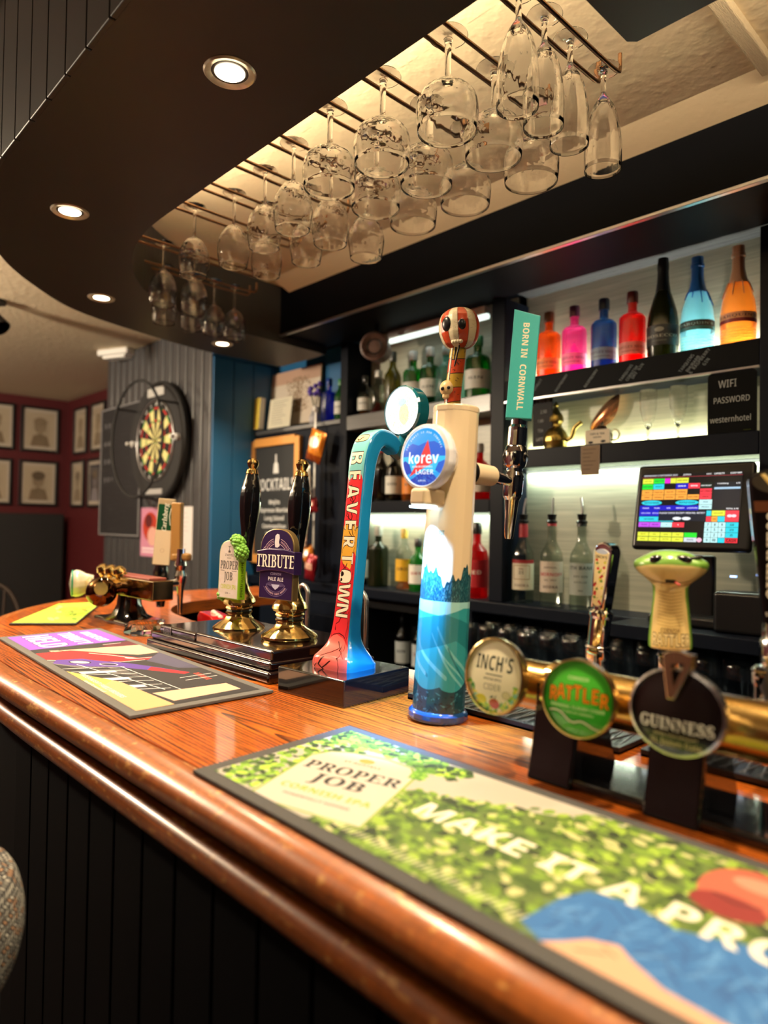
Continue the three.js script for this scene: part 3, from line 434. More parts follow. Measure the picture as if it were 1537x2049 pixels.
for (const [px, kind, H, r, gl, lab, label, cap] of [
  [722, 'spirit', 0.23, 0.03, 'dark', wl, 'dark bottle with a white label on the lit counter', [0.03, 0.03, 0.03]],
  [756, 'gin', 0.27, 0.046, 'greenblack', null, 'broad black green bottle on the lit counter', [0.4, 0.4, 0.36]],
  [808, 'spirit', 0.26, 0.036, 'clear', yl, 'clear bottle with yellow label and gold cap on the lit counter', [0.75, 0.5, 0.08]],
  [836, 'squat', 0.22, 0.038, 'green', kl, 'green square shouldered bottle with white and red label', [0.02, 0.02, 0.02]],
  [953, 'squat', 0.29, 0.046, 'red', rl, 'tall red bottle on the lit counter behind the cream tower', [0.02, 0.02, 0.02]]]) bottle('shelf_bottle', label, onShelf(px, 1175, 1.12), { kind, H, r, glass: GL[gl], cap: capMat(cap), labels: lab ? [{ y: 0.32, h: 0.36, mat: lab, turn: 0.5 }] : [], fill: gl === 'clear' && GL.amber, level: 0.35 }, 'bottles on the lit counter');
for (const [px, lab] of [[806, wl], [840, kl]]) bottle('fridge_bottle', px < 820 ? 'dark bottle with a pale label inside the fridge' : 'dark bottle with a red printed label inside the fridge', V(onZ(px, 1310, -2.17).x, 0.75, -2.17), { kind: 'spirit', H: 0.26, r: 0.034, glass: dark, cap: BLACK, labels: [{ y: 0.36, h: 0.36, mat: lab, turn: 0.5 }] }, 'bottles in the fridge');
// odds and ends on the far upper shelf
card('framed_print', 'pale framed print leaning on the far upper shelf', 'picture', 540, 752, 640, 842, -2.17, canvasTex(256, 256, (g, w, h) => { rect(g, 0, 0, w, h, '#cfc5b6'); rect(g, 0, 0, w, 60, '#b99a86'); for (let i = 0; i < 400; i++) ell(g, 150 + 60 * sin(i * 1.7) * rnd(), 40 + 160 * rnd(), 3, 3, '#8f7b66'); }), { d: 0.012, tilt: -0.06, side: paint([0.45, 0.28, 0.05], 0.4) });
card('menu_card', 'white menu card propped before the framed print', 'card', 537, 800, 580, 852, -2.1, canvasTex(128, 192, (g, w, h) => { rect(g, 0, 0, w, h, '#d8d6c2'); for (let i = 0; i < 10; i++) rect(g, 18, 20 + i * 16, 60 + 30 * rnd(), 3, '#8a8a80'); }), { tilt: -0.12 });
card('yellow_folder', 'yellow folder standing on end beside the blue panel', 'folder', 503, 802, 527, 860, -2.085, canvasTex(64, 128, (g, w, h) => { rect(g, 0, 0, w, h, '#cbb545'); rect(g, 26, 0, 6, h, '#b39a30'); }), { d: 0.03, tilt: -0.06 });
{ const p = onZ(495, 815, -2.07), t = thing('wire_hook', 'bent white wire hook beside the yellow folder', 'hook', V(p.x, p.y, -2.06)); mesh('wire', tube([V(0.05, -0.06, 0), V(-0.02, 0.03, 0), V(-0.01, 0.05, 0), V(0.06, 0.05, 0)], 0.005, 20, 8), paint([0.5, 0.52, 0.45], 0.4), t); }
{
  const p = onZ(630, 845, -2.09), t = thing('dried_flowers', 'small vase of purple dried flowers on the upper shelf', 'flowers', V(p.x, 1.884, -2.09));
  mesh('vase', lathe(smooth([[0, 0], [0.022, 0], [0.028, 0.03], [0.016, 0.06], [0.018, 0.075]], 20), 20), paint([0.3, 0.3, 0.34], 0.3), t);
  for (let i = 0; i < 9; i++) { const a = rr(0, 6.28), l = rr(0.03, 0.05), y = rr(0.13, 0.2); const s = mesh('stem', rod(V(0, 0.06, 0), V(l * cos(a), y, l * sin(a) * 0.5), 0.0015, 0.0015, 5), paint([0.05, 0.08, 0.04], 0.7), t); mesh('bloom', new THREE.IcosahedronGeometry(0.013, 1).translate(l * cos(a), y, l * sin(a) * 0.5), paint([0.09, 0.05, 0.4], 0.7), s); }
}
// cocktail chalkboard and snack packets
{
  const t = thing('cocktail_chalkboard', 'wood framed chalkboard headed cocktails', 'chalkboard', V(-2.985, 1.2, -2.0635)), W = 0.4, H = 0.61, wood = paint([0.5, 0.23, 0.05], 0.45);
  mesh('chalk_panel', plate(shapeOf([[-W / 2, 0], [W / 2, 0], [W / 2, H], [-W / 2, H]]), 0.006, 0), [printed(canvasTex(400, 620, (g, w, h) => {
    rect(g, 0, 0, w, h, '#12161b'); poly(g, [[185, 160], [235, 160], [228, 110], [215, 100], [215, 60], [203, 60], [203, 100], [192, 110]], '#b9bcbf'); txt(g, 'COCKTAILS', 200, 220, 66, '#b9bcbf', { sy: 1.3 });
    ['Mojito', 'Espresso Martini', 'Long Island', 'Cosmopolitan', 'Woo Woo'].forEach((s, i) => txt(g, s, 200, 310 + i * 42, 32, '#c3c6c8')); txt(g, '2 for £12', 200, 540, 52, '#d0d2d4'); txt(g, 'ask the bar', 190, 590, 34, '#d0d2d4');
  }), 0.7), BLACK], t);
  for (const s of [-1, 1]) mesh('frame_rail', span(s * W / 2 - 0.02, s * W / 2 + 0.02, -0.01, H + 0.02, -0.005, 0.018, 0.003), wood, t);
  for (const y of [0, H]) mesh('frame_rail', span(-W / 2 + 0.02, W / 2 - 0.02, y - 0.015, y + 0.03, -0.005, 0.018, 0.003), wood, t);
}
function pillow(w, h, b, tex, mat) {
  const top = new THREE.PlaneGeometry(w, h, 12, 12), p = top.attributes.position;
  for (let i = 0; i < p.count; i++) { const u = p.getX(i) / w + 0.5, v = p.getY(i) / h + 0.5; p.setZ(i, b * pow(max(0, sin(PI * u) * sin(PI * v)), 0.5) + 0.003 * sin(u * 17 + v * 9)); }
  top.computeVertexNormals(); const bot = top.clone().scale(1, 1, -1); return merge([top, bot]);
}
const foil = (draw) => printed(canvasTex(128, 160, draw), 0.3, { metalness: 0.35 });
const bagA = foil((g, w, h) => { rect(g, 0, 0, w, h, '#c8781e'); ell(g, 60, 60, 44, 30, '#d8d4c8'); rect(g, 0, 120, w, 40, '#8a3d0c'); }), bagB = foil((g, w, h) => { rect(g, 0, 0, w, h, '#b8b6b0'); ell(g, 64, 80, 40, 34, '#7f8fa6'); rect(g, 0, 130, w, 10, '#6d6a66'); }), bagC = foil((g, w, h) => { rect(g, 0, 0, w, h, '#7c1220'); rect(g, 20, 50, 88, 40, '#c9a090'); });
[[633, 893, 0.11, 0.15, bagA, -0.35, 'orange crisp packet hanging at the top of the snack strip'], [620, 965, 0.1, 0.15, bagB, 0.1, 'silver snack packet hanging below the orange crisp packet'], [626, 1012, 0.08, 0.07, bagC, 0.2, 'dark red snack packet between the two silver packets'], [616, 1062, 0.1, 0.14, bagB, -0.15, 'crumpled silver snack packet low on the snack strip'], [622, 1112, 0.07, 0.1, bagA, 0.25, 'orange snack packet at the foot of the snack strip'], [638, 1135, 0.07, 0.12, bagC, -0.2, 'dark red snack packet at the foot of the snack strip']].forEach(([px, py, w, h, m, rot, label], i) => {
  const p = onZ(px, py, -2.0), o = tag(mesh('snack_packet', pillow(w, h, 0.022), m, scene), label, 'snack', 'hanging snack packets'); o.position.copy(p); o.position.z += (i % 2) * 0.03 + i * 0.003; o.rotation.z = rot;
});
{ const p = onZ(630, 818, -2.03), t = thing('clip_strip', 'white plastic strip that the snack packets hang from', 'strip', V(p.x, 1.15, -2.035)); mesh('strip', span(-0.006, 0.006, 0, p.y - 1.15, -0.001, 0.001), WHITE, t); mesh('hanger_ball', new THREE.SphereGeometry(0.016, 16, 12).translate(0, p.y - 1.15, 0), WHITE, t); }

// till
{
  const c = onZ(1384, 1013, -2.0), t = thing('till_monitor', 'black touch screen till with a bright coloured key layout', 'till', V(c.x, 1.12, -1.99), 0.06), yc = c.y - 1.12, W = 0.325, H = 0.255;
  const scr = canvasTex(1024, 760, (g, w, h) => {
    rect(g, 0, 0, w, h, '#05060c'); txt(g, 'WEDNESDAY 6 SEPTEMBER 2023', 20, 18, 24, '#d8d8e0', { align: 'left' }); txt(g, 'JEMMA', 480, 18, 24, '#ddd'); txt(g, 'MISC', 700, 18, 22, '#ddd'); txt(g, 'LOYALTY', 800, 18, 24, '#fff'); txt(g, 'CUST OFF', 960, 18, 24, '#fff'); rect(g, 0, 38, w, 3, '#d04050');
    const key = (x, y, ww, hh, c, s, fc = '#222', fs = 22) => { rect(g, x + 2, y + 2, ww - 3, hh - 3, c); if (s) txt(g, s, x + ww / 2, y + hh / 2, fs, fc, { sx: 0.8 }); };
    const Y = '#d8e040', O = '#f0a040', C = '#28c8d8', B = '#1010b8', R = '#f03848', M = '#c050e0', G = '#20d830', L = '#b8e8e8';
    key(10, 50, 120, 60, Y, 'LAST TAB', '#a0a000'); key(130, 50, 120, 60, G, 'TABLE PLAN', '#054'); key(250, 50, 60, 60, '#e020c8', ''); key(310, 50, 60, 60, Y, ''); key(370, 50, 130, 60, Y, 'GAME MENU', '#806000');
    key(10, 112, 120, 62, G, 'FOOD MENU', '#054'); key(130, 112, 120, 62, C, 'NIBBLES', '#067'); key(370, 112, 130, 62, B, 'DRINK IN', '#fff'); key(500, 112, 120, 62, R, 'REFUND', '#fff'); key(620, 112, 120, 62, '#102018', 'PRINT RECEIPT', '#fff', 18); key(620, 174, 120, 62, R, 'LAST CORRECT', '#500'); key(620, 236, 120, 56, R, 'CANCEL', '#500');
    ['Korev', 'Proper Job', 'Neck Oil', 'Carlsberg'].forEach((s, i) => key(10 + i * 122, 176, 120, 60, O, s, '#7a2800')); ['Tribute', 'Carlsberg', 'Guinness', 'Rattler', "Inch's Cider"].forEach((s, i) => key(10 + i * 122, 236, 120, 56, O, s, '#7a2800'));
    ell(g, 130, 326, 110, 28, C); txt(g, 'BOTTLE BEERS', 130, 326, 24, '#024'); ell(g, 500, 326, 118, 28, C); txt(g, 'BOTTLE CIDER', 500, 326, 24, '#024'); key(620, 294, 130, 56, L, 'FOOD', '#235'); key(620, 350, 130, 50, L, 'SPECIALS', '#235');
    rect(g, 5, 356, 615, 120, B); ['VODKA', 'RUMS', 'GIN', 'BRANDY', 'LIQUEURS'].forEach((s, i) => txt(g, s, 70 + i * 122, 385, 22, '#dde')); ['PORT & SHERRY', 'BOTTLE WINES'].forEach((s, i) => txt(g, s, 75 + i * 122, 440, 20, '#dde', { sx: 0.7 }));
    key(5, 478, 220, 58, C, 'SOFT DRINKS', '#045'); key(225, 478, 150, 58, C, '', '#045'); rect(g, 215, 410, 480, 116, '#101828'); txt(g, 'PLEASE CHECK RECEIPT PRINTER, RETRY?', 455, 440, 24, '#e8e8f0'); ell(g, 410, 500, 45, 18, '#dfe4e8'); ell(g, 505, 500, 45, 18, '#dfe4e8');
    key(5, 540, 120, 56, M, '-100 BAR', '#407'); key(125, 540, 120, 56, M, '-500 BAR', '#407'); key(245, 540, 120, 56, L, '+1', '#345'); key(365, 540, 125, 56, R, 'X', '#fff');
    for (let j = 0; j < 2; j++) for (let i = 0; i < 4; i++) key(5 + i * 122, 650 + j * 52, 121, 50, Y, ['WHITE', 'RED', 'ROSE', 'FIZZ', 'SMALL', 'LARGE', 'BOTTLE', 'HALF'][j * 4 + i], '#a09000'); key(495, 650, 130, 52, G, '', ''); key(495, 702, 130, 50, '#c8d0d8', 'SNACKS', '#345'); ell(g, 650, 727, 26, 24, '#f0b0c8');
    rect(g, 760, 112, 250, 300, '#08101e'); txt(g, '1 Carlsberg', 840, 125, 20, '#fff'); txt(g, '4.70', 985, 125, 20, '#fff'); rect(g, 760, 165, 250, 22, '#9fc0d8'); txt(g, 'TOTAL 4.70', 945, 395, 22, '#fff');
    key(700, 412, 50, 60, C); key(752, 412, 130, 60, Y, 'DISCOUNT', '#a08000'); key(882, 412, 130, 120, R, ''); ell(g, 925, 470, 24, 16, '#f4d0d8'); ell(g, 965, 470, 24, 16, '#f4d0d8'); key(700, 474, 52, 60, R); key(752, 474, 60, 60, O, 'VOID', '#620', 18); key(812, 474, 70, 60, C);
    [['7', '8', '9'], ['4', '5', '6'], ['1', '2', '3'], ['0', '00', '']].forEach((r, j) => r.forEach((s, i) => key(690 + i * 68, 536 + j * 54, 68, 54, s ? L : C, s, '#123', 40))); ['£20', '£10', '£5', 'CASH'].forEach((s, j) => key(894, 536 + j * 54, 120, 54, j < 3 ? C : '#e02838', s, j < 3 ? '#034' : '#300', j < 3 ? 28 : 46));
  });
  const head = new THREE.Group(); head.name = 'screen_head'; t.add(head); head.position.set(0, yc, 0); head.rotation.x = -0.2;
  mesh('screen_housing', box(W, H, 0.03, 0, 0, -0.016, 0.012), BLACK, head);
  mesh('display_screen', new THREE.PlaneGeometry(W * 0.86, H * 0.8).translate(-0.006, -0.004, 0.0006), P({ color: [0.02, 0.02, 0.02], emissive: 0xffffff, emissiveMap: scr, emissiveIntensity: 1.25, roughness: 0.2 }), head);
  const l = new THREE.RectAreaLight(new THREE.Color(0.7, 0.85, 1), 0.9, W * 0.86, H * 0.8); l.name = 'screen_glow'; head.add(l); l.position.set(0, 0, 0.004); l.rotation.y = PI;
  mesh('stand', merge([box(0.1, 0.2, 0.03, 0, 0.1, -0.06, 0.008), box(0.22, 0.03, 0.16, 0, 0.015, -0.05, 0.01)]), BLACK, t); mesh('receipt_printer', box(0.15, 0.11, 0.09, 0.16, 0.055, 0.03, 0.012), BLACK, t);
  mesh('power_light', span(0.11, 0.125, 0.145, 0.15, 0.0, 0.012), tubeMat(new THREE.Color(0.15, 0.35, 1), 4), t);
}
{ const p = onZ(1432, 1178, -2.04), t = thing('paper_stack', 'loose papers lying on the back counter under the till', 'paper', V(p.x + 0.05, 1.1205, -2.07)); for (let i = 0; i < 4; i++) { const m = mesh('paper_sheet', box(0.2, 0.0012, 0.07, 0, 0.001 + i * 0.0016, 0), i === 2 ? paint([0.05, 0.08, 0.35], 0.6) : paint([0.4, 0.38, 0.42], 0.7), t); m.rotation.y = rr(-0.1, 0.1); } }
// tumblers under the counter
{
  const g = lathe([[0.034, 0], [0.036, 0.001], [0.0385, 0.02], [0.036, 0.1], [0.031, 0.118], [0.029, 0.12], [0, 0.12], [0, 0.112], [0.028, 0.112], [0.0335, 0.1], [0.036, 0.02], [0.034, 0]], 20, 0.6), m = sheet([0.9, 0.93, 0.95], 0.05);
  for (const z of [-1.955, -2.045]) for (let x = -1.6; x < -0.3; x += 0.083) { const o = tag(mesh('tumbler', g, m, scene), z > -2 ? 'upturned clear tumbler in the front row under the back counter' : 'upturned clear tumbler in the second row under the back counter', 'glass', z > -2 ? 'front row of tumblers' : 'second row of tumblers'); o.position.set(x + (z > -2 ? 0 : 0.04), 0.9305, z); }
}

// ---------------------------------------------------------------- dartboard wall and lounge
{
  const c = onZ(329, 884, -1.8), t = thing('dartboard', 'dartboard with black surround and hoop lamp on the grey panelling', 'dartboard', V(c.x, c.y, -1.783));
  mesh('mounting_block', cyl(0.1, 0.02, 0, 0, 0).rotateX(PI / 2).translate(0, 0, -0.01), MATTBLACK, t);
  mesh('surround', facing([[0, 0], [0.325, 0], [0.335, 0.01], [0.335, 0.03], [0.325, 0.038], [0.232, 0.038], [0.232, 0.01], [0, 0.01]], 64), MATTBLACK, t);
  const face = canvasTex(1024, 1024, (g) => {
    rect(g, 0, 0, 1024, 1024, '#0b0b0b'); const R = 512, wedge = (r0, r1, i, c) => { const a = (i - 0.5) * PI / 10 - PI / 2, b = a + PI / 10; g.beginPath(); g.arc(R, R, r1, a, b); g.arc(R, R, r0, b, a, true); g.closePath(); g.fillStyle = c; g.fill(); };
    const k = 420;
    for (let i = 0; i < 20; i++) { const o = i % 2; wedge(30, k, i, o ? '#d9d08c' : '#17130f'); wedge(k * 0.94, k, i, o ? '#1e7a34' : '#b8201c'); wedge(k * 0.57, k * 0.63, i, o ? '#1e7a34' : '#b8201c'); const a = i * PI / 10 - PI / 2; txt(g, ['20', '1', '18', '4', '13', '6', '10', '15', '2', '17', '3', '19', '7', '16', '8', '11', '14', '9', '12', '5'][i], R + 464 * cos(a), R + 464 * sin(a), 56, '#d8d8d4', { rot: a + PI / 2 }); }
    ell(g, R, R, 34, 34, '#1e7a34'); ell(g, R, R, 15, 15, '#b8201c'); g.strokeStyle = '#9a9a96'; g.lineWidth = 8; g.beginPath(); g.arc(R, R, 502, 0, 7); g.stroke();
  });
  mesh('board_face', disc(0.231, 0.002, 0.231, 64).translate(0, 0, 0.036), printed(face, 0.85), t);
  mesh('number_ring', new THREE.TorusGeometry(0.226, 0.004, 8, 64).translate(0, 0, 0.042), STEEL, t);
  for (const s of [-1, 1]) mesh('clip', merge([cyl(0.018, 0.02, 0, 0, 0).rotateX(PI / 2), cyl(0.01, 0.02, 0, 0.03, 0).rotateX(PI / 2)]).translate(s * 0.275, 0, 0.045), WHITE, t);
  mesh('maker_plate', box(0.2, 0.05, 0.006, 0, 0.275, 0.04, 0.002), paint([0.5, 0.5, 0.48], 0.5), t); mesh('lower_plate', box(0.2, 0.03, 0.006, 0, -0.285, 0.04, 0.002), paint([0.4, 0.4, 0.4], 0.5), t);
  const hp = mesh('hoop_lamp', new THREE.TorusGeometry(0.32, 0.008, 10, 72).translate(0, 0, 0.15), MATTBLACK, t);
  for (const a of [0.6, 2.5, 4.7]) mesh('arm', rod(V(0.32 * cos(a), 0.32 * sin(a), 0.02), V(0.32 * cos(a), 0.32 * sin(a), 0.15), 0.006), MATTBLACK, hp);
}
card('score_board', 'narrow chalk scoreboard beside the dartboard', 'chalkboard', 206, 822, 282, 1075, -1.798, canvasTex(256, 640, (g, w, h) => { rect(g, 0, 0, w, h, '#232326'); for (let i = 0; i < 260; i++) rect(g, rnd() * w, rnd() * h, 10 + 40 * rnd(), 2, `rgba(170,170,172,${0.15 * rnd()})`); g.strokeStyle = '#77777a'; g.lineWidth = 8; g.strokeRect(6, 6, w - 12, h - 12); ['5 0 1', '4 4 1', '3 8 6', '3 0 1'].forEach((s, i) => txt(g, s, 60, 90 + i * 90, 30, '#85858a', { style: 'normal' })); }), { d: 0.012, side: BLACK, part: 'chalk_panel' });
card('poster', 'pink and red event poster under the dartboard', 'poster', 283, 1016, 322, 1116, -1.798, canvasTex(128, 256, (g, w, h) => { rect(g, 0, 0, w, h, '#c987a4'); ell(g, 60, 100, 46, 76, '#b23a28'); ell(g, 74, 150, 30, 50, '#d9a79a'); ell(g, 50, 70, 22, 34, '#5a1f22'); rect(g, 10, 210, 108, 10, '#e8d8e0'); rect(g, 10, 228, 80, 8, '#e8d8e0'); }), { d: 0.001 });
card('notice_sheet', 'plain white notice sheet under the dartboard', 'notice', 344, 1014, 384, 1120, -1.798, canvasTex(128, 256, (g, w, h) => { rect(g, 0, 0, w, h, '#d8d2d2'); for (let i = 0; i < 9; i++) rect(g, 14, 30 + i * 22, 60 + 36 * rnd(), 3, '#b3adb0'); }), { d: 0.001 });
const sketch = (k) => canvasTex(160, 208, (g, w, h) => { rect(g, 0, 0, w, h, k === 3 ? '#3c3a44' : '#b3a58e'); ell(g, 80, 84, 34, 44, k === 3 ? '#77737c' : '#93826a'); poly(g, [[24, 208], [40, 146], [80, 128], [120, 146], [138, 208]], k === 3 ? '#8a8690' : '#7d6c55'); ell(g, 80, 58, 38, 28, k % 2 ? '#5f503e' : '#8b7a62'); for (let i = 0; i < 60; i++) line(g, [[20 + 120 * rnd(), 30 + 160 * rnd()], [20 + 120 * rnd(), 30 + 160 * rnd()]], 'rgba(70,58,44,0.12)', 2); });
const sk = [0, 1, 2, 3].map(sketch);
function picture(label, p, w, h, turn, tex) {
  const t = thing('framed_picture', label, 'picture', p, turn, 'framed pictures on the red walls');
  mesh('mount', box(w, h, 0.006, 0, 0, 0.008), paint([0.5, 0.44, 0.36], 0.6), t); mesh('print', new THREE.PlaneGeometry(w * 0.78, h * 0.78).translate(0, 0, 0.0118), printed(tex, 0.5), t);
  for (const s of [-1, 1]) { mesh('frame_rail', box(0.022, h + 0.022, 0.022, s * w / 2, 0, 0.011, 0.003), BLACK, t); mesh('frame_rail', box(w - 0.02, 0.022, 0.022, 0, s * h / 2, 0.011, 0.003), BLACK, t); }
  mesh('picture_glass', new THREE.PlaneGeometry(w, h).translate(0, 0, 0.0165), sheet([1, 1, 1], 0.03), t);
}
[[80, 860, 'sketch of a seated figure in the upper row on the end wall', 0], [76, 967, 'portrait sketch in the lower row on the end wall', 1], [-12, 850, 'upper picture beside the seated sketch on the end wall', 2], [-18, 962, 'lower picture beside the portrait sketch on the end wall', 0]].forEach(([px, py, l, k]) => { const p = onX(px, py, -6.4); picture(l, V(-6.4, p.y, p.z), 0.29, 0.37, PI / 2, sk[k]); });
[[164, 862, 'narrow sketch in the upper row nearest the red corner', 2], [199, 854, 'upper sketch beside the grey panelling', 0], [158, 968, 'narrow sketch in the lower row nearest the red corner', 1], [192, 966, 'dark photograph in the lower row beside the grey panelling', 3]].forEach(([px, py, l, k]) => { const p = onZ(px, py, -2.2); picture(l, V(p.x, p.y, -2.2), 0.27, 0.38, 0, sk[k]); });
{
  const t = thing('settle_bench', 'dark high backed settle against the end wall', 'bench', V(-6.1, 0, -1.2), PI / 2);
  mesh('seat', box(1.9, 0.08, 0.46, 0, 0.44, 0.02, 0.02), MATTBLACK, t); mesh('backrest', box(1.9, 1.2, 0.06, 0, 0.85, -0.2, 0.02), MATTBLACK, t);
  for (const s of [-0.9, 0.9]) { mesh('leg', box(0.06, 0.42, 0.4, s, 0.21, 0.02, 0.01), MATTBLACK, t); }
}
{
  const t = thing('spindle_chair', 'dark wooden chair with hooped back beyond the bar', 'chair', V(-4.3, 0, -1.0), 1.2), m = paint([0.03, 0.018, 0.012], 0.4);
  mesh('seat', cyl(0.2, 0.035, 0, 0.46, 0), m, t); mesh('back_hoop', tube([V(-0.2, 0.47, -0.14), V(-0.22, 0.8, -0.2), V(-0.12, 1.0, -0.24), V(0.12, 1.0, -0.24), V(0.22, 0.8, -0.2), V(0.2, 0.47, -0.14)], 0.013, 40), m, t);
  for (let i = -2; i <= 2; i++) mesh('spindle', rod(V(i * 0.06, 0.47, -0.15), V(i * 0.065, 0.99, -0.235), 0.007), m, t);
  for (const [x, z] of [[-1, -1], [1, -1], [-1, 1], [1, 1]]) mesh('leg', rod(V(x * 0.19, 0, z * 0.19), V(x * 0.13, 0.45, z * 0.13), 0.014, 0.017), m, t);
}
{ // ceiling fittings of the lounge
  const p = onY(235, 700, 2.45), t = thing('emergency_light', 'white emergency light box on the lounge ceiling', 'ceiling light', V(p.x, 2.45, p.z), 0.4); mesh('light_case', box(0.24, 0.04, 0.1, 0, -0.02, 0, 0.012), WHITE, t); mesh('light_lens', box(0.18, 0.02, 0.07, 0, -0.048, 0, 0.008), paint([0.8, 0.8, 0.78], 0.3), t);
  const q = onY(-6, 600, 2.45), s = thing('track_spot', 'black track spotlight on the lounge ceiling', 'ceiling light', V(q.x, 2.45, q.z)); mesh('base_plate', cyl(0.04, 0.02, 0, -0.01, 0), BLACK, s); mesh('stem', cyl(0.008, 0.07, 0, -0.05, 0), BLACK, s);
  const hd = mesh('lamp_head', lathe([[0, 0.09], [0.03, 0.09], [0.035, 0.07], [0.045, -0.04], [0.04, -0.04], [0.03, 0.05], [0, 0.05]], 24), BLACK, s); hd.position.set(0, -0.11, 0); hd.rotation.set(0.5, 0, 0.6);
}

// ---------------------------------------------------------------- glass racks
const YR = 2.3, RR = 0.0042;
const channels = [[-0.677, -0.722, -1.275], [-0.83, -0.877, -1.26], [-1.005, -1.05, -1.255], [-1.16, -1.204, -1.27], [-1.341, -1.388, -1.285], [-1.496, -1.538, -1.3], [-1.662, -1.708, -1.31], [-1.817, -1.866, -1.33], [-2.13, -2.175, -1.42], [-2.325, -2.373, -1.5]];
const zIn = (x) => { for (let i = 1; i < innerCurve.length; i++) { const a = innerCurve[i - 1], b = innerCurve[i]; if (x >= a.x && x <= b.x) return a.y + (b.y - a.y) * (x - a.x) / (b.x - a.x); } return -0.823; };
channels.forEach(([a, b, z], i) => {
  const t = thing('glass_rack', ['bronze rod rack that holds the champagne flutes', 'bronze rod rack holding balloon glasses beside the flutes', 'bronze rod rack holding the middle row of balloon glasses', 'bronze rod rack holding the balloon glasses beside the wine glasses', 'bronze rod rack holding three large wine glasses', 'bronze rod rack holding two wine glasses beside the three large ones', 'bronze rod rack over the dark bulkhead with two wine glasses', 'bronze rod rack with one wine glass by the curved soffit', 'bronze rod rack crossing the curved end of the opening', 'last bronze rod rack at the curved end of the opening'][i], 'glass rack', V((a + b) / 2, YR, 0));
  for (const s of [-1, 1]) { const x = s * (a - b) / 2, z0 = zIn((a + b) / 2 + x) + 0.004; mesh('rod', merge([tube([V(x, 0, z0), V(x, 0, z0 - 0.05), V(x, 0, z + 0.012), V(x, 0.003, z + 0.002), V(x, 0.012, z), V(x, 0.04, z)], RR, 40, 8)]), BRONZE, t); }
});
const ch = (i) => (channels[i][0] + channels[i][1]) / 2;
const where = (i, n) => (n === 1 ? '' : i === 0 ? ', next to the soffit' : i === n - 1 ? ', at the free end' : n === 3 ? ', in the middle' : i === 1 ? ', second from the soffit' : ', third from the soffit');
const rackWord = ['the flute rack', 'the rack beside the flutes', 'the middle balloon rack', 'the balloon rack beside the wine glasses', 'the rack of three wine glasses', 'the rack of two beside the three', 'the rack over the black bulkhead', 'the rack with a single glass', 'the rack crossing the curved opening', 'the last rack at the curve'];
const hung = [
  ['flute', 0, [-0.965, -1.045, -1.13, -1.255]], ['balloon', 1, [-0.962, -1.098, -1.23]], ['balloon', 2, [-0.958, -1.088, -1.217]], ['balloon', 3, [-0.945, -1.085, -1.21]],
  ['wine', 4, [-0.977, -1.095, -1.22]], ['wine', 5, [-1.0, -1.137]], ['wine', 6, [-1.01, -1.118]], ['wine', 7, [-0.973]], ['wine', 8, [-1.03, -1.14]], ['wine', 9, [-1.13, -1.24, -1.33, -1.42]]];
const words = { flute: ['champagne_flute', 'clear upturned champagne flute in ', 'hanging flutes'], balloon: ['balloon_glass', 'clear upturned balloon glass in ', 'hanging balloon glasses'], wine: ['wine_glass', 'clear upturned wine glass in ', 'hanging wine glasses'] };
for (const [kind, c, zs] of hung) for (const [i, z] of zs.entries()) { const o = tag(mesh(words[kind][0], GG[kind], GLASS, scene), words[kind][1] + rackWord[c] + where(i, zs.length), 'glass', words[kind][2]); o.rotation.set(PI, rr(0, 6), 0); o.position.set(ch(c) + rr(-0.003, 0.003), YR + RR + 0.0065, z); if (kind === 'wine' && c > 4) o.scale.set(0.93, 0.97, 0.93); }

// ---------------------------------------------------------------- bar towels and mats
const TOP = 1.1;
const weave = dataTex(128, 128, (u, v, x, y) => { const k = 110 + 60 * (((x >> 1) + (y >> 1)) % 2) + 40 * rnd(); return [k, k, k]; }, false); weave.repeat.set(14, 6);
function mat3(name, label, corners, tex, edge, o = {}) {        // corners: near left, near right, far right, far left on the bar
  const [a, b, c, d] = corners, cx = (a.x + b.x + c.x + d.x) / 4, cz = (a.z + b.z + c.z + d.z) / 4, t = thing(name, label, o.cat ?? 'bar mat', V(cx, TOP + 0.0022, cz));
  const s = shapeOf([a, b, c, d].map((p) => [p.x - cx, -(p.z - cz)]));
  const base = plate(s, 0.003, 0.0008).rotateX(-PI / 2); mesh('rubber_base', base, edge, t);
  const k = o.border ?? 0.94, kz = o.borderZ ?? 0.88, N = 24, pos = [], uv = [], idx = [];
  const L = (p, q, f) => V(p.x + (q.x - p.x) * f, 0, p.z + (q.z - p.z) * f);
  for (let j = 0; j <= 8; j++) for (let i = 0; i <= N; i++) { const u = (1 - k) / 2 + k * i / N, v = (1 - kz) / 2 + kz * j / 8, p = L(L(a, b, u), L(d, c, u), v); pos.push(p.x - cx, 0.0043, p.z - cz); uv.push(i / N, j / 8); }
  for (let j = 0; j < 8; j++) for (let i = 0; i < N; i++) { const q = j * (N + 1) + i, r = q + N + 1; idx.push(q, q + 1, r, r, q + 1, r + 1); }
  const g = new THREE.BufferGeometry(); g.setAttribute('position', new THREE.Float32BufferAttribute(pos, 3)); g.setAttribute('uv', new THREE.Float32BufferAttribute(uv, 2)); g.setIndex(idx); g.computeVertexNormals();
  mesh('printed_cloth', g, printed(tex, o.rough ?? 0.85, { bumpMap: weave, bumpScale: 0.0004 }), t); return t;
}
const RUB = P({ color: [0.055, 0.052, 0.05], roughness: 0.7, bumpMap: weave, bumpScale: 0.0006 });
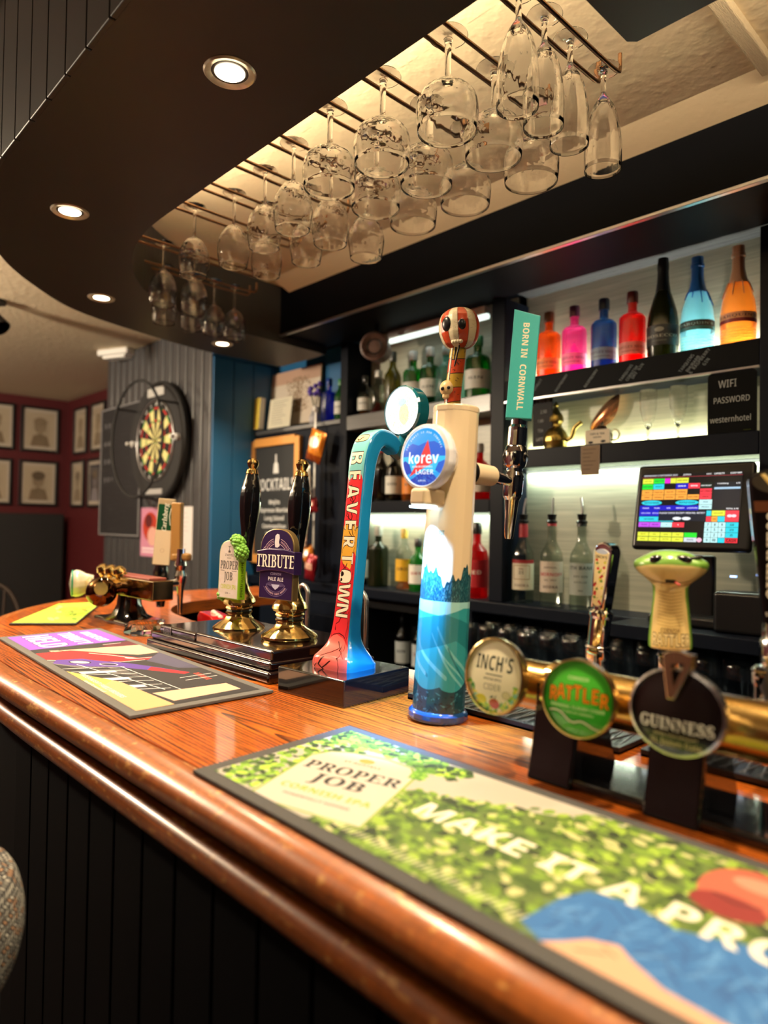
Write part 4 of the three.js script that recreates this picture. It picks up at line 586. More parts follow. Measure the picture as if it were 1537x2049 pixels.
const purple = canvasTex(2048, 560, (g, w, h) => {
  rect(g, 0, 0, w, h, '#2b282c');
  rect(g, 0, 0, 520, h, '#8a52c8'); for (let i = 0; i < 900; i++) rect(g, rnd() * 520, rnd() * h, 2, 2, 'rgba(160,110,220,0.35)');
  txt(g, 'WHENEVER', 265, 110, 88, '#e8e4ee', { sx: 0.85 }); txt(g, 'TRINITY', 265, 235, 120, '#eeeaf2', { stroke: '#3a2450', lw: 6 }); txt(g, 'HELD', 265, 410, 190, '#f0edf4', { stroke: '#3a2450', lw: 8, sx: 1.02, sy: 1.15 });
  poly(g, [[560, 0], [900, 0], [800, 150], [620, 190]], '#5c1c2c'); rect(g, 585, 60, 10, 110, '#e0dcdc');
  poly(g, [[720, 0], [1000, 0], [1000, 120], [840, 260], [700, 470], [600, 480], [640, 360]], '#e8b49a'); line(g, [[620, 430], [700, 400], [760, 330]], '#2a1512', 8); line(g, [[640, 470], [720, 440]], '#2a1512', 8);
  poly(g, [[640, 560], [660, 380], [760, 300], [900, 230], [1080, 150], [1100, 60], [1170, 40], [1150, 150], [1120, 260], [980, 420], [860, 560]], '#c21e26'); line(g, [[800, 320], [930, 240], [1090, 170], [1110, 80]], '#f2e6e0', 9); line(g, [[860, 560], [980, 430], [1130, 270], [1150, 150]], '#f2e6e0', 9); ell(g, 1060, 190, 34, 16, '#f0dcd4', null, 0, -0.6);
  poly(g, [[1000, 0], [1500, 0], [1440, 90], [1180, 150]], '#4a4660'); for (let i = 0; i < 30; i++) line(g, [[1050 + i * 12, 10], [1120 + i * 11, 120]], 'rgba(120,120,160,0.25)', 3);
  for (let i = 0; i < 12; i++) line(g, [[880 + i * 9, 560], [1280 + i * 22, 330 - i * 24 + i * 22]], 'rgba(240,230,230,0.5)', 3);
  poly(g, [[880, 520], [930, 400], [1010, 360], [1180, 250], [1360, 170], [1560, 90], [1580, 130], [1380, 240], [1220, 340], [1120, 460], [960, 560]], '#5a3a9a'); ell(g, 1010, 440, 60, 30, '#e8e0d0', '#201030', 8, -0.6); ell(g, 1150, 340, 50, 24, '#2a1848', '#e8e0e8', 6, -0.6); poly(g, [[1330, 190], [1560, 90], [1580, 130], [1390, 236]], '#b01e2a');
  for (let i = 0; i < 6; i++) rect(g, 1590 + i * 28, 60 + i * 2, 18, 30, '#c8402e');
  for (let i = 0; i < 7; i++) { line(g, [[1120 + i * 90, 560], [1250 + i * 90, 300]], '#e6e2e2', 7); if (i < 6) poly(g, [[1150 + i * 90, 520], [1200 + i * 90, 520], [1260 + i * 90, 370], [1215 + i * 90, 370]], i % 2 ? '#e6e2e2' : '#1c1a1c'); }
  line(g, [[1060, 470], [1800, 330]], '#e6e2e2', 6); line(g, [[1240, 310], [1900, 270]], '#e6e2e2', 5);
  poly(g, [[1180, 560], [1560, 430], [2048, 400], [2048, 560]], '#e0a878'); poly(g, [[1180, 560], [1500, 450], [1620, 560]], '#f0b45e'); txt(g, 'INDEPENDENT FAMILY BREWERS', 1560, 520, 34, '#f6ecd8', {}); txt(g, 'staustellbrewery.co.uk', 1560, 552, 24, '#f6ecd8');
  poly(g, [[1860, 60], [1990, 60], [2000, 380], [1830, 400]], '#e4b498'); line(g, [[1640, 180], [1640, 20]], '#e6e2e2', 6); line(g, [[1700, 180], [1700, 20]], '#e6e2e2', 6);
});
mat3('bar_runner', 'purple and black printed bar runner with a red guitar', [onY(-4, 1280, TOP), onY(260, 1441, TOP), onY(547, 1388, TOP), onY(200, 1261, TOP)].map((p) => p), purple, P({ color: [0.13, 0.125, 0.12], roughness: 0.8, bumpMap: weave, bumpScale: 0.0008 }), { border: 0.955, borderZ: 0.87 });
const hops = canvasTex(2048, 640, (g, w, h) => {
  rect(g, 0, 0, w, h, '#a9a396');
  const leaf = (x, y, s, c) => { ell(g, x, y, s, s * 0.6, c, null, 0, rnd() * 6); };
  poly(g, [[420, 320], [1000, 0], [2048, 0], [2048, 640], [420, 640]], '#54682a');
  for (let i = 0; i < 2600; i++) { const x = 420 + rnd() * 1628, lim = 300 - (x - 420) * 0.6, y = max(-10, lim + rnd() * (h + 20 - max(-10, lim))); leaf(x, y, 8 + 16 * rnd(), ['#3a5216', '#5f7a20', '#8aa634', '#22300f', '#b4b47a', '#46621a', '#6f8f28'][floor(rnd() * 7)]); }
  for (let i = 0; i < 700; i++) { const k = rnd() < 0.5, x = k ? rnd() * 180 : rnd() * 520, y = k ? rnd() * h : rnd() * 110; leaf(x, y, 8 + 15 * rnd(), ['#3a5a14', '#7aa428', '#a8cc40', '#24380e', '#5f8a20'][floor(rnd() * 5)]); }
  g.save(); g.translate(300, 370); g.rotate(-0.3); g.translate(-330, -330);
  poly(g, [[150, 590], [150, 200], [190, 130], [260, 100], [380, 95], [470, 120], [505, 190], [505, 590]], '#b9b1a4', '#7f9832', 8);
  ell(g, 330, 150, 26, 20, '#b8923e'); txt(g, 'ST AUSTELL', 330, 186, 24, '#7a6a4a'); txt(g, 'PROPER', 330, 270, 92, '#161412', { font: 'serif', sx: 0.84 }); txt(g, 'JOB', 330, 360, 92, '#161412', { font: 'serif' }); txt(g, 'CORNISH IPA', 330, 455, 48, '#7f9f1c', { sx: 0.95 }); txt(g, 'POWERFULLY HOPPED', 330, 510, 20, '#4a4640');
  for (let i = 0; i < 120; i++) leaf(490 + 40 * rnd(), 110 + 90 * rnd(), 9, ['#5f9624', '#88b43a', '#427618'][i % 3]);
  g.restore();
  for (let i = 0; i < 60; i++) line(g, [[420 + i * 14, 606 + 3 * sin(i)], [427 + i * 14, 580]], '#c8c4a0', 4);
  poly(g, [[1000, 606], [1012, 470], [1035, 395], [1105, 372], [1200, 400], [1330, 330], [2048, 330], [2048, 640], [1060, 640]], '#2c64a2'); for (let i = 0; i < 240; i++) { const x = 1020 + 1000 * rnd(), y = 400 + 240 * rnd(); line(g, [[x, y], [x + rr(-50, 50), y + rr(10, 70)]], i % 2 ? 'rgba(18,46,100,0.3)' : 'rgba(120,170,220,0.3)', 7); }
  poly(g, [[1056, 640], [1082, 606], [1110, 560], [1155, 535], [1185, 560], [1250, 596], [1420, 612], [1460, 640]], '#c99a7c'); line(g, [[1110, 610], [1150, 580]], '#9a6650', 5); line(g, [[1135, 560], [1165, 575]], '#9a6650', 4);
  ell(g, 1240, 140, 78, 120, '#a8543f'); ell(g, 1235, 230, 66, 52, '#7a201c'); ell(g, 1260, 90, 52, 34, '#c07a64'); line(g, [[1200, 190], [1240, 205], [1280, 188]], '#4a100e', 8);
  txt(g, 'MAKE IT A PROPER JOB', 552, 340, 126, '#ded8c6', { sx: 0.93, align: 'left' });
});
{
  const z0 = onY(385, 1550, TOP).z, z1 = onY(700, 1460, TOP).z, x0 = -0.745, x1 = 0.16;
  mat3('bar_runner', 'green hop patterned bar runner with white lettering', [V(x0 + 0.012, 0, z0), V(x1, 0, z0 + 0.006), V(x1, 0, z1 - 0.004), V(x0 - 0.006, 0, z1)], hops, RUB, { border: 0.955, borderZ: 0.87, rough: 0.7 });
}
const lime = canvasTex(512, 300, (g, w, h) => { rect(g, 0, 0, w, h, '#a6cc3a'); for (let i = 0; i < 14; i++) { const x = 60 + rnd() * 400, y = 40 + rnd() * 220; ell(g, x, y, 50 * rnd() + 20, 12, ['#7fb026', '#c9dd70', '#6a8f1e'][i % 3], null, 0, 0.4); } txt(g, 'RATTLER', 300, 110, 76, '#b98a1c', { stroke: '#5f7a18', lw: 5 }); txt(g, 'CYDER', 300, 190, 50, '#5f8a1e'); for (let i = 0; i < 7; i++) line(g, [[180 + i * 40, 240], [240 + i * 36, 60]], 'rgba(210,180,60,0.7)', 6); });
mat3('drip_mat', 'lime green printed drip mat at the curved end of the bar', [onY(18, 1252, TOP), onY(152, 1252, TOP), onY(206, 1207, TOP), onY(118, 1211, TOP)], lime, RUB, { border: 0.97, borderZ: 0.95 });

// ---------------------------------------------------------------- cream tower with seascape wrap
const IMG = RIGHT.clone().setY(0).normalize();                    // the tower leans a little this way
{
  const p = onY(876, 1437, TOP), t = thing('beer_tower', 'tall cream beer tower with seascape wrap and glowing blue round badge', 'beer tap', p.setY(TOP + 0.0022)), lean = new THREE.Quaternion().setFromAxisAngle(V(0, 0, 0).crossVectors(V(0, 1, 0), IMG).normalize(), 0.047); t.quaternion.copy(lean);
  const H = 0.468, wrap = canvasTex(2048, 1536, (g, w, h) => {
    rect(g, 0, 0, w, h, '#d8c2a0');
    const y0 = 0.54 * h, yW = 0.625 * h, yR = 0.9 * h;
    for (const dx of [0]) txt(g, '', dx, 0, 10, '#000');
    const mid = w * 0.545; ['THE COAST', 'IS OUR', 'COMPASS'].forEach((s, i) => txt(g, s, mid - 140, 0.405 * h + i * 34, 34, '#2f7f8a', { align: 'left', sx: 1.25 }));
    rect(g, 0, yW, w, h - yW, '#2f8f96');
    const top = (x) => y0 + 34 * sin(x * 0.011) + 22 * sin(x * 0.031 + 1) + 12 * sin(x * 0.083);
    g.beginPath(); g.moveTo(0, yW); for (let x = 0; x <= w; x += 8) g.lineTo(x, top(x)); g.lineTo(w, yW); g.closePath(); g.fillStyle = '#123f4b'; g.fill();
    for (let i = 0; i < 1500; i++) { const x = rnd() * w, y = top(x) + 10 + rnd() * (yW - top(x) - 14); line(g, [[x, y], [x + rr(-10, 10), y + rr(4, 14)]], i % 3 ? 'rgba(90,160,165,0.55)' : 'rgba(190,220,215,0.5)', 3); }
    poly(g, [[0, yW], [w, yW], [w, yW + 40], [w * 0.75, yW + 30], [w * 0.6, yW + 70], [w * 0.35, yW + 50], [0, yW + 90]], '#8fc3c4');
    for (let i = 0; i < 14; i++) { const sx = rr(-200, w), sy = rr(yW + 60, yR - 120); g.beginPath(); g.moveTo(sx, sy); g.bezierCurveTo(sx + 150, sy + 130, sx + 260, sy + 150, sx + 520, sy + 240); g.strokeStyle = i % 3 ? 'rgba(160,205,205,0.5)' : 'rgba(20,90,100,0.55)'; g.lineWidth = 6 + 22 * rnd(); g.stroke(); }
    poly(g, [[0, yW + 200], [w * 0.3, yW + 120], [w * 0.62, yW + 60], [w, yW + 160], [w, yW + 330], [w * 0.7, yW + 190], [0, yW + 380]], 'rgba(16,80,92,0.45)');
    g.beginPath(); g.moveTo(0, h); for (let x = 0; x <= w; x += 8) g.lineTo(x, yR + 40 * abs(sin(x * 0.0075)) - 34 * abs(sin(x * 0.0041 + 1))); g.lineTo(w, h); g.closePath(); g.fillStyle = '#0f3c48'; g.fill();
    for (let i = 0; i < 260; i++) { const x = rnd() * w, y = yR + 26 + rnd() * (h - yR - 26); ell(g, x, y, 26 * rnd() + 8, 4, i % 2 ? 'rgba(70,140,150,0.6)' : 'rgba(6,30,40,0.7)', null, 0, rr(-0.5, 0.5)); }
  });
  mesh('column', lathe([[0.0395, 0.006], [0.0392, 0.1], [0.037, 0.25], [0.0345, H - 0.004]], 64, 0.5), printed(wrap, 0.28, { clearcoat: 0.5, clearcoatRoughness: 0.1 }), t);
  mesh('cap', lathe([[0.0345, H - 0.006], [0.0352, H - 0.005], [0.0352, H + 0.001], [0.034, H + 0.003], [0, H + 0.004]], 48), CREAMP, t);
  tag(mesh('base_ring', lathe([[0.036, 0.014], [0.0405, 0.014], [0.045, 0.01], [0.046, 0.004], [0.044, 0], [0.03, 0]], 56), P({ color: [0.012, 0.05, 0.16], roughness: 0.15, clearcoat: 1 }), t), 'dark blue glossy foot ring');
  const by = 0.4, badge = mesh('badge_housing', facing([[0, -0.03], [0.03, -0.03], [0.04, -0.014], [0.048, -0.004], [0.05, 0.004], [0.0485, 0.012], [0.044, 0.0145], [0.044, 0.011], [0, 0.011]]), P({ color: [0.75, 0.74, 0.8], roughness: 0.2, clearcoat: 0.6 }), t); badge.position.set(0, by - 0.012, 0.053);
  const art = canvasTex(768, 768, (g, w) => {
    rect(g, 0, 0, w, w, '#18a0ea'); poly(g, [[0, 330], [90, 250], [180, 210], [300, 240], [420, 200], [560, 190], [700, 250], [768, 330], [768, 390], [0, 390]], '#1560d0'); rect(g, 0, 380, w, 200, '#2fc4f2');
    poly(g, [[0, 470], [60, 430], [150, 480], [200, 590], [0, 640]], '#0d3fb8'); poly(g, [[768, 420], [650, 460], [600, 560], [768, 640]], '#1560d0'); poly(g, [[130, 700], [300, 620], [420, 560], [560, 600], [690, 700], [500, 768], [300, 768]], '#0b36b0'); for (let i = 0; i < 200; i++) line(g, [[140 + 500 * rnd(), 600 + 140 * rnd()], [140 + 500 * rnd(), 620 + 130 * rnd()]].map((q, j, a) => (j ? [a[0][0] + 20, a[0][1] + 8] : q)), 'rgba(120,210,255,0.5)', 3);
    poly(g, [[455, 170], [560, 470], [150, 640], [330, 420]], '#f03a3c'); txt(g, 'korev', 384, 400, 200, '#ffffff', { sx: 0.98 }); txt(g, 'BORN IN CORNWALL', 384, 512, 36, '#e8f6ff', {}); txt(g, 'LAGER', 420, 580, 84, '#f4f8ff', { sx: 1.2 }); txt(g, '4.8% VOL', 384, 690, 30, '#dff2ff');
    arcText(g, 'THE COAST IS OUR COMPASS', 384, 384, 318, -PI * 0.9, -PI * 0.12, 34, '#e4f4ff'); ell(g, 384, 384, 376, 376, null, '#eaf4ff', 16);
  });
  mesh('badge_light', disc(0.044, 0.003).translate(0, 0, 0.0125), P({ color: [0.05, 0.05, 0.05], emissive: 0xffffff, emissiveMap: art, emissiveIntensity: 1.05, roughness: 0.15 }), badge);
  const bl = new THREE.RectAreaLight(new THREE.Color(0.35, 0.65, 1), 0.8, 0.07, 0.07); bl.name = 'badge_glow'; badge.add(bl); bl.position.z = 0.02; bl.rotation.y = PI;
  mesh('badge_arm', span(-0.016, 0.016, by - 0.084, by - 0.058, 0.02, 0.075, 0.006), CREAMP, t);
  const dl = mesh('light_lens', span(-0.015, 0.015, by - 0.087, by - 0.084, 0.046, 0.074), P({ color: [0.8, 0.9, 1], emissive: new THREE.Color(0.55, 0.8, 1), emissiveIntensity: 9 }), t);
  const sp = new THREE.SpotLight(new THREE.Color(0.16, 0.46, 1), 3.6, 0, 0.72, 0.7, 2); sp.name = 'column_light'; sp.position.set(-0.004, by - 0.0895, 0.064); sp.target.position.set(0, 0.1, 0.03); sp.castShadow = true; sp.shadow.radius = 0.4; t.add(sp); t.add(sp.target);
  // arm, tap and turquoise handle on the staff side
  mesh('tap_arm', merge([cyl(0.018, 0.06, 0, 0, 0, 0.0165).rotateX(-PI / 2).translate(0, by - 0.025, -0.064), new THREE.SphereGeometry(0.0165, 24, 12).scale(1, 1, 0.5).translate(0, by - 0.025, -0.094)]), CREAMP, t); mesh('arm_collar', cyl(0.0195, 0.008, 0, 0, 0).rotateX(PI / 2).translate(0, by - 0.025, -0.038), BLACK, t);
  tag(mesh('tap_shank', rod(V(0, by - 0.025, -0.1), V(0, by - 0.03, -0.15), 0.011, 0.008), CHROME, t), 'chrome tap shank');
  const tap = mesh('tap_body', lathe([[0, -0.095], [0.006, -0.095], [0.0075, -0.09], [0.012, -0.03], [0.0155, -0.024], [0.0165, -0.012], [0.0165, 0.012], [0.0135, 0.018], [0.0135, 0.024], [0.018, 0.028], [0.0195, 0.035], [0.0195, 0.052], [0.017, 0.06], [0.0155, 0.062], [0.0155, 0.092], [0.0125, 0.097], [0.0125, 0.108], [0, 0.108]], 32, 0.5), CHROME, t); tap.position.set(0, by - 0.03, -0.156); tap.rotation.z = -0.03;
  for (let i = 0; i < 6; i++) mesh('grip_dimple', new THREE.SphereGeometry(0.0075, 12, 8).scale(0.6, 1.2, 0.6).translate(0.0182 * cos(i * PI / 3), 0.043, 0.0182 * sin(i * PI / 3)), GLOSSBLACK, tap);
  const hTex = canvasTex(256, 1024, (g, w, h) => { rect(g, 0, 0, w, h, '#3fb0ae'); for (let i = 0; i < 900; i++) rect(g, rnd() * w, rnd() * h, 2, 6, 'rgba(20,120,120,0.15)'); txt(g, 'BORN IN', 128, 290, 84, '#f0e2c4', { rot: PI / 2, sx: 0.95 }); txt(g, '✦', 122, 492, 60, '#e0b24a', { rot: PI / 2 }); txt(g, 'CORNWALL', 128, 730, 84, '#f0e2c4', { rot: PI / 2, sx: 0.95 }); });
  const hs = new THREE.Shape(); hs.moveTo(-0.0215, 0); hs.lineTo(0.0215, 0); hs.lineTo(0.022, 0.172); hs.lineTo(-0.0215, 0.182); hs.closePath();
  const hd = mesh('tap_handle', plate(hs, 0.024, 0.0015), [printed(hTex, 0.4), paint([0.045, 0.33, 0.33], 0.4)], tap); hd.position.set(0, 0.106, 0.0); hd.rotation.set(0.0, 0.62, 0.0); hd.geometry.translate(0, 0, -0.012);
}

// ---------------------------------------------------------------- swan neck font
{
  const p = onY(684, 1376, TOP), t = thing('swan_neck_font', 'red and blue painted swan neck beer font on a black plinth', 'beer tap', V(-0.928, TOP, -0.792), 0.07);
  mesh('plinth', box(0.165, 0.044, 0.16, 0, 0.022, 0, 0.003), GLOSSBLACK, t);
  // [y, z, width, depth] up the column and over the arch
  const K = [[0.044, 0.0, 0.098, 0.082], [0.054, 0, 0.098, 0.08], [0.064, -0.001, 0.086, 0.07], [0.078, -0.002, 0.066, 0.05], [0.094, -0.003, 0.052, 0.038], [0.12, -0.006, 0.046, 0.032], [0.2, -0.016, 0.043, 0.031], [0.3, -0.027, 0.042, 0.032], [0.37, -0.035, 0.043, 0.033], [0.41, -0.041, 0.045, 0.035], [0.438, -0.054, 0.046, 0.036], [0.45, -0.074, 0.044, 0.034], [0.447, -0.1, 0.038, 0.032], [0.436, -0.122, 0.03, 0.028]];
  const crv = new THREE.CatmullRomCurve3(K.map((k) => V(0, k[0], k[1])), false, 'centripetal'), cw = new THREE.CatmullRomCurve3(K.map((k, i) => V(i / 13, k[2], k[3])), false, 'centripetal'), M = 90, N = 40, E = 2 / 5;
  const front = { pos: [], uv: [], idx: [] }, rest = { pos: [], uv: [], idx: [] }, lens = []; let len = 0, prev = null;
  for (let i = 0; i <= M; i++) { const q = crv.getPoint(i / M); if (prev) len += q.distanceTo(prev); prev = q; lens.push(len); }
  for (let i = 0; i <= M; i++) {
    const q = crv.getPoint(i / M), d = crv.getTangent(i / M), s = cw.getPoint(i / M), n = V(0, -d.z, d.y);         // n points out of the bend
    const ring = (a) => { const c = cos(a), w = sin(a); return q.clone().addScaledVector(V(1, 0, 0), Math.sign(c) * pow(abs(c), E) * s.y / 2).addScaledVector(n, Math.sign(w) * pow(abs(w), E) * s.z / 2); };
    for (let j = 0; j <= 10; j++) { const v = ring(PI * 3 / 4 - PI / 2 * j / 10); front.pos.push(v.x, v.y, v.z); front.uv.push(j / 10, lens[i] / len); }
    for (let j = 0; j <= 30; j++) { const v = ring(PI / 4 - PI * 1.5 * j / 30); rest.pos.push(v.x, v.y, v.z); rest.uv.push(j / 30, lens[i] / len); }
  }
  const build = (o, m) => { for (let i = 0; i < M; i++) for (let j = 0; j < m; j++) { const a = i * (m + 1) + j, b = a + m + 1; o.idx.push(a, a + 1, b, b, a + 1, b + 1); } const g = new THREE.BufferGeometry(); g.setAttribute('position', new THREE.Float32BufferAttribute(o.pos, 3)); g.setAttribute('uv', new THREE.Float32BufferAttribute(o.uv, 2)); g.setIndex(o.idx); g.computeVertexNormals(); return g; };
  const art = canvasTex(256, 2048, (g, w, h) => {
    rect(g, 0, 0, w, h, '#d93038'); poly(g, [[0, 0], [w, 0], [w, 640], [150, 560], [90, 650], [0, 600]], '#7fcbd0'); ell(g, 110, 330, 70, 26, '#e9d3a8', '#3a2418', 5); line(g, [[90, 330], [110, 345], [130, 325]], '#3a2418', 5);
    poly(g, [[0, 1010], [120, 960], [256, 1000], [256, 1220], [190, 1180], [150, 1320], [60, 1240], [0, 1280]], '#e0a83c'); poly(g, [[0, 1880], [120, 1810], [256, 1890], [256, 2048], [0, 2048]], '#ee6a62');
    for (let i = 0; i < 46; i++) { let x = rnd() * w, y = 640 + rnd() * 1380; const pts = [[x, y]]; for (let k = 0; k < 4; k++) { x += rr(-26, 26); y += rr(8, 46); pts.push([x, y]); } line(g, pts, '#2a0f0e', 4); }
    line(g, [[0, 1000], [60, 1016], [120, 966], [180, 1010], [256, 996]], '#2a0f0e', 6); line(g, [[30, 1790], [70, 1830], [130, 1800], [180, 1830], [220, 1700]], '#2a0f0e', 5);
    const S = 'BEAVERTOWN'; [...S].forEach((c, i) => { const y = 470 + i * 128 + (i > 6 ? 10 : 0); if (i === 7) { ell(g, 120, y, 58, 52, '#f2e8d0', '#2a0f0e', 6); ell(g, 100, y - 18, 16, 20, '#15100e'); ell(g, 98, y + 26, 12, 14, '#15100e'); rect(g, 56, y - 30, 18, 60, '#f2e8d0'); for (let k = 0; k < 3; k++) line(g, [[58, y - 22 + k * 20], [74, y - 22 + k * 20]], '#2a0f0e', 4); } else txt(g, c, 125, y, 150, '#f2e8d0', { rot: PI / 2, stroke: '#2a0f0e', lw: 10, sx: 1.08, sy: 1.0 }); });
  });
  const gl = { roughness: 0.14, clearcoat: 1, clearcoatRoughness: 0.04 };
  tag(mesh('painted_front', build(front, 10), printed(art, 0.16, gl), t), 'red and yellow cartoon painted front with white lettering');
  tag(mesh('font_body', build(rest, 30), P({ color: [0.012, 0.27, 0.62], ...gl }), t), 'glossy blue sides');
  const e = crv.getPoint(1); mesh('neck_collar', rod(e.clone().add(V(0, 0.006, 0.008)), e.clone().add(V(0, -0.008, -0.016)), 0.0155), P({ color: [0.01, 0.12, 0.17], ...gl }), t); tag(mesh('shank', rod(e.clone(), e.clone().add(V(0, -0.012, -0.13)), 0.009), CHROME, t), 'chrome tap shank');
  // lit round badge on a short post
  const bp = onZ(808, 826, p.z), bz = V(0.012, 0.508, -0.142);
  mesh('badge_post', rod(V(0.006, 0.43, -0.13), V(0.01, 0.475, -0.142), 0.008), P({ color: [0.01, 0.16, 0.25], ...gl }), t);
  const bh = mesh('badge_housing', facing([[0, -0.018], [0.042, -0.018], [0.047, -0.014], [0.048, 0.01], [0.045, 0.014], [0.045, 0.01], [0, 0.01]]), P({ color: [0.008, 0.12, 0.16], ...gl }), t); bh.position.copy(bz); bh.rotation.y = -0.07;
  const bt = canvasTex(512, 512, (g, w) => { rect(g, 0, 0, w, w, '#fbfbf4'); for (let i = 0; i < 900; i++) { const a = rnd() * 7, r = 250 * sqrt(rnd()); ell(g, 256 + r * cos(a), 256 + r * sin(a), 9 * rnd() + 2, 3, ['rgba(230,200,90,0.5)', 'rgba(120,210,200,0.4)', 'rgba(240,240,220,0.6)', 'rgba(130,120,90,0.25)'][i % 4], null, 0, rnd() * 3); } ell(g, 300, 300, 70, 110, 'rgba(240,214,120,0.5)'); ell(g, 270, 170, 60, 40, 'rgba(120,220,210,0.5)'); });
  mesh('badge_light', disc(0.045, 0.003).translate(0, 0, 0.011), P({ color: [0.1, 0.1, 0.1], emissive: 0xffffff, emissiveMap: bt, emissiveIntensity: 1.15, roughness: 0.15 }), bh);
  const bl = new THREE.RectAreaLight(new THREE.Color(0.95, 1, 0.9), 0.7, 0.07, 0.07); bl.name = 'badge_glow'; bh.add(bl); bl.position.z = 0.02; bl.rotation.y = PI;
  // tap with the striped skull handle, on the staff side
  const tp = mesh('tap_body', lathe([[0.006, -0.09], [0.011, -0.03], [0.015, -0.02], [0.015, 0.02], [0.012, 0.03], [0.012, 0.1], [0, 0.1]], 28), CHROME, t); tp.position.copy(e).add(V(0, -0.014, -0.135));
}
{
  const b = onZ(905, 812, -1.06), tpos = onZ(919, 657, -1.06), t = thing('skull_tap_handle', 'carved tap handle with an orange and white striped skull balloon', 'tap handle', V(b.x, b.y - 0.01, -1.06)), h = tpos.clone().sub(b);
  const paintTex = canvasTex(512, 512, (g, w, hh) => { for (let i = 0; i < 12; i++) { rect(g, i * w / 12, 0, w / 12 + 1, hh, i % 2 ? '#b8401a' : '#d9cdae'); for (let y = 0; y < hh; y += 16) rect(g, i * w / 12 - 2, y, 4, 8, '#2a120a'); } for (let i = 0; i < 300; i++) line(g, [[rnd() * w, rnd() * hh], [rnd() * w, rnd() * hh]].map((q, k, a) => (k ? [a[0][0] + rr(-12, 12), a[0][1] + rr(-12, 12)] : q)), 'rgba(60,30,10,0.3)', 2); });
  const sh = mesh('striped_balloon', lathe(smooth([[0, -0.043], [0.014, -0.042], [0.03, -0.034], [0.0395, -0.012], [0.0405, 0.008], [0.034, 0.027], [0.018, 0.038], [0, 0.041]], 40), 40, 1.2), printed(paintTex, 0.3, { clearcoat: 0.6 }), t); sh.position.set(h.x, h.y + 0.01, 0); sh.rotation.set(0.1, 0.12, 0);
  const toward = (a, e2, r, s) => new THREE.SphereGeometry(s, 20, 14).scale(1, 1.3, 0.5).rotateY(a).translate(r * sin(a), e2, r * cos(a));
  mesh('eye_socket', toward(-0.1, 0.004, 0.0385, 0.0112), BLACK, sh); mesh('eye_socket', toward(0.72, 0.0, 0.0385, 0.0085), BLACK, sh); mesh('nose_hole', toward(0.28, -0.013, 0.0375, 0.0026), BLACK, sh); mesh('nose_hole', toward(0.42, -0.013, 0.0375, 0.0026), BLACK, sh);
  for (let i = 0; i < 4; i++) mesh('tooth', new THREE.SphereGeometry(0.0045, 12, 8).translate(0.031 * sin(0.15 + i * 0.16), -0.031, 0.031 * cos(0.15 + i * 0.16)), paint([0.6, 0.52, 0.36], 0.4), sh);
  const bands = canvasTex(256, 512, (g, w, hh) => { ['#a8862a', '#b8401a', '#a8862a', '#b8401a', '#a8862a'].forEach((c, i) => { poly(g, [[0, hh - i * 110], [80, hh - i * 110 - 26], [160, hh - i * 110 + 10], [w, hh - i * 110 - 16], [w, hh - i * 110 - 140], [0, hh - i * 110 - 140]], c, '#2a140a', 6); }); for (let i = 0; i < 80; i++) { const x = rnd() * w, y = rnd() * hh; line(g, [[x, y], [x + rr(-14, 14), y + rr(4, 22)]], '#3a1c0c', 3); } });
  bands.center.set(0.5, 0.5); bands.rotation = PI / 2;
  mesh('handle_grip', tube([V(0, 0, 0), V(h.x * 0.2, h.y * 0.25, 0.001), V(h.x * 0.55, h.y * 0.55, 0), V(h.x * 0.95, h.y * 0.85, 0)], 0.0165, 32, 24), printed(bands, 0.35, { clearcoat: 0.5 }), t);
  const sk2 = mesh('small_skull', merge([new THREE.SphereGeometry(0.013, 24, 16).scale(1, 1.1, 0.8), box(0.013, 0.01, 0.01, -0.001, -0.014, 0.001, 0.004)]), paint([0.62, 0.42, 0.2], 0.35), t); sk2.position.set(h.x * 0.1 - 0.002, h.y * 0.28, 0.016); sk2.rotation.y = 0.4; sk2.scale.setScalar(1.15);
  mesh('eye_socket', new THREE.SphereGeometry(0.0034, 12, 8).translate(-0.005, -0.002, 0.0095), BLACK, sk2); mesh('eye_socket', new THREE.SphereGeometry(0.003, 12, 8).translate(0.006, -0.001, 0.0095), BLACK, sk2);
  for (const s of [-1, 1]) mesh('rope', rod(V(h.x * 0.3 + 0.004, h.y * 0.42, 0.012), V(h.x + 0.012 + s * 0.005, h.y * 0.86, 0.016), 0.0016), BLACK, t);
  mesh('ferrule', cyl(0.011, 0.17, 0, -0.085, 0), CHROME, t);
}

// ---------------------------------------------------------------- hand pumps
{
  const t = thing('pump_plinth', 'black lacquered stepped plinth under the two hand pumps', 'plinth', V(-1.3, TOP, -0.85)), m = P({ color: [0.012, 0.004, 0.004], roughness: 0.16, clearcoat: 1, clearcoatRoughness: 0.06 });
  mesh('lower_step', box(0.5, 0.022, 0.262, 0, 0.011, 0, 0.006), m, t); mesh('middle_step', box(0.485, 0.016, 0.246, 0, 0.03, 0, 0.005), m, t); mesh('upper_block', box(0.285, 0.022, 0.225, 0.09, 0.046, 0, 0.005), m, t); mesh('side_block', box(0.17, 0.018, 0.215, -0.148, 0.044, 0, 0.007), m, t);
  mesh('maker_badge', plate(roundRect(0.034, 0.02, 0.003), 0.002, 0.0004), [printed(canvasTex(128, 80, (g, w, h) => { rect(g, 0, 0, w, h, '#0c0c0c'); g.strokeStyle = '#9a948a'; g.lineWidth = 5; g.strokeRect(6, 6, w - 12, h - 12); ell(g, 64, 40, 34, 20, null, '#9a948a', 4); txt(g, 'A', 64, 40, 30, '#9a948a'); }), 0.3), STEEL], t).position.set(-0.19, 0.042, 0.107);
}
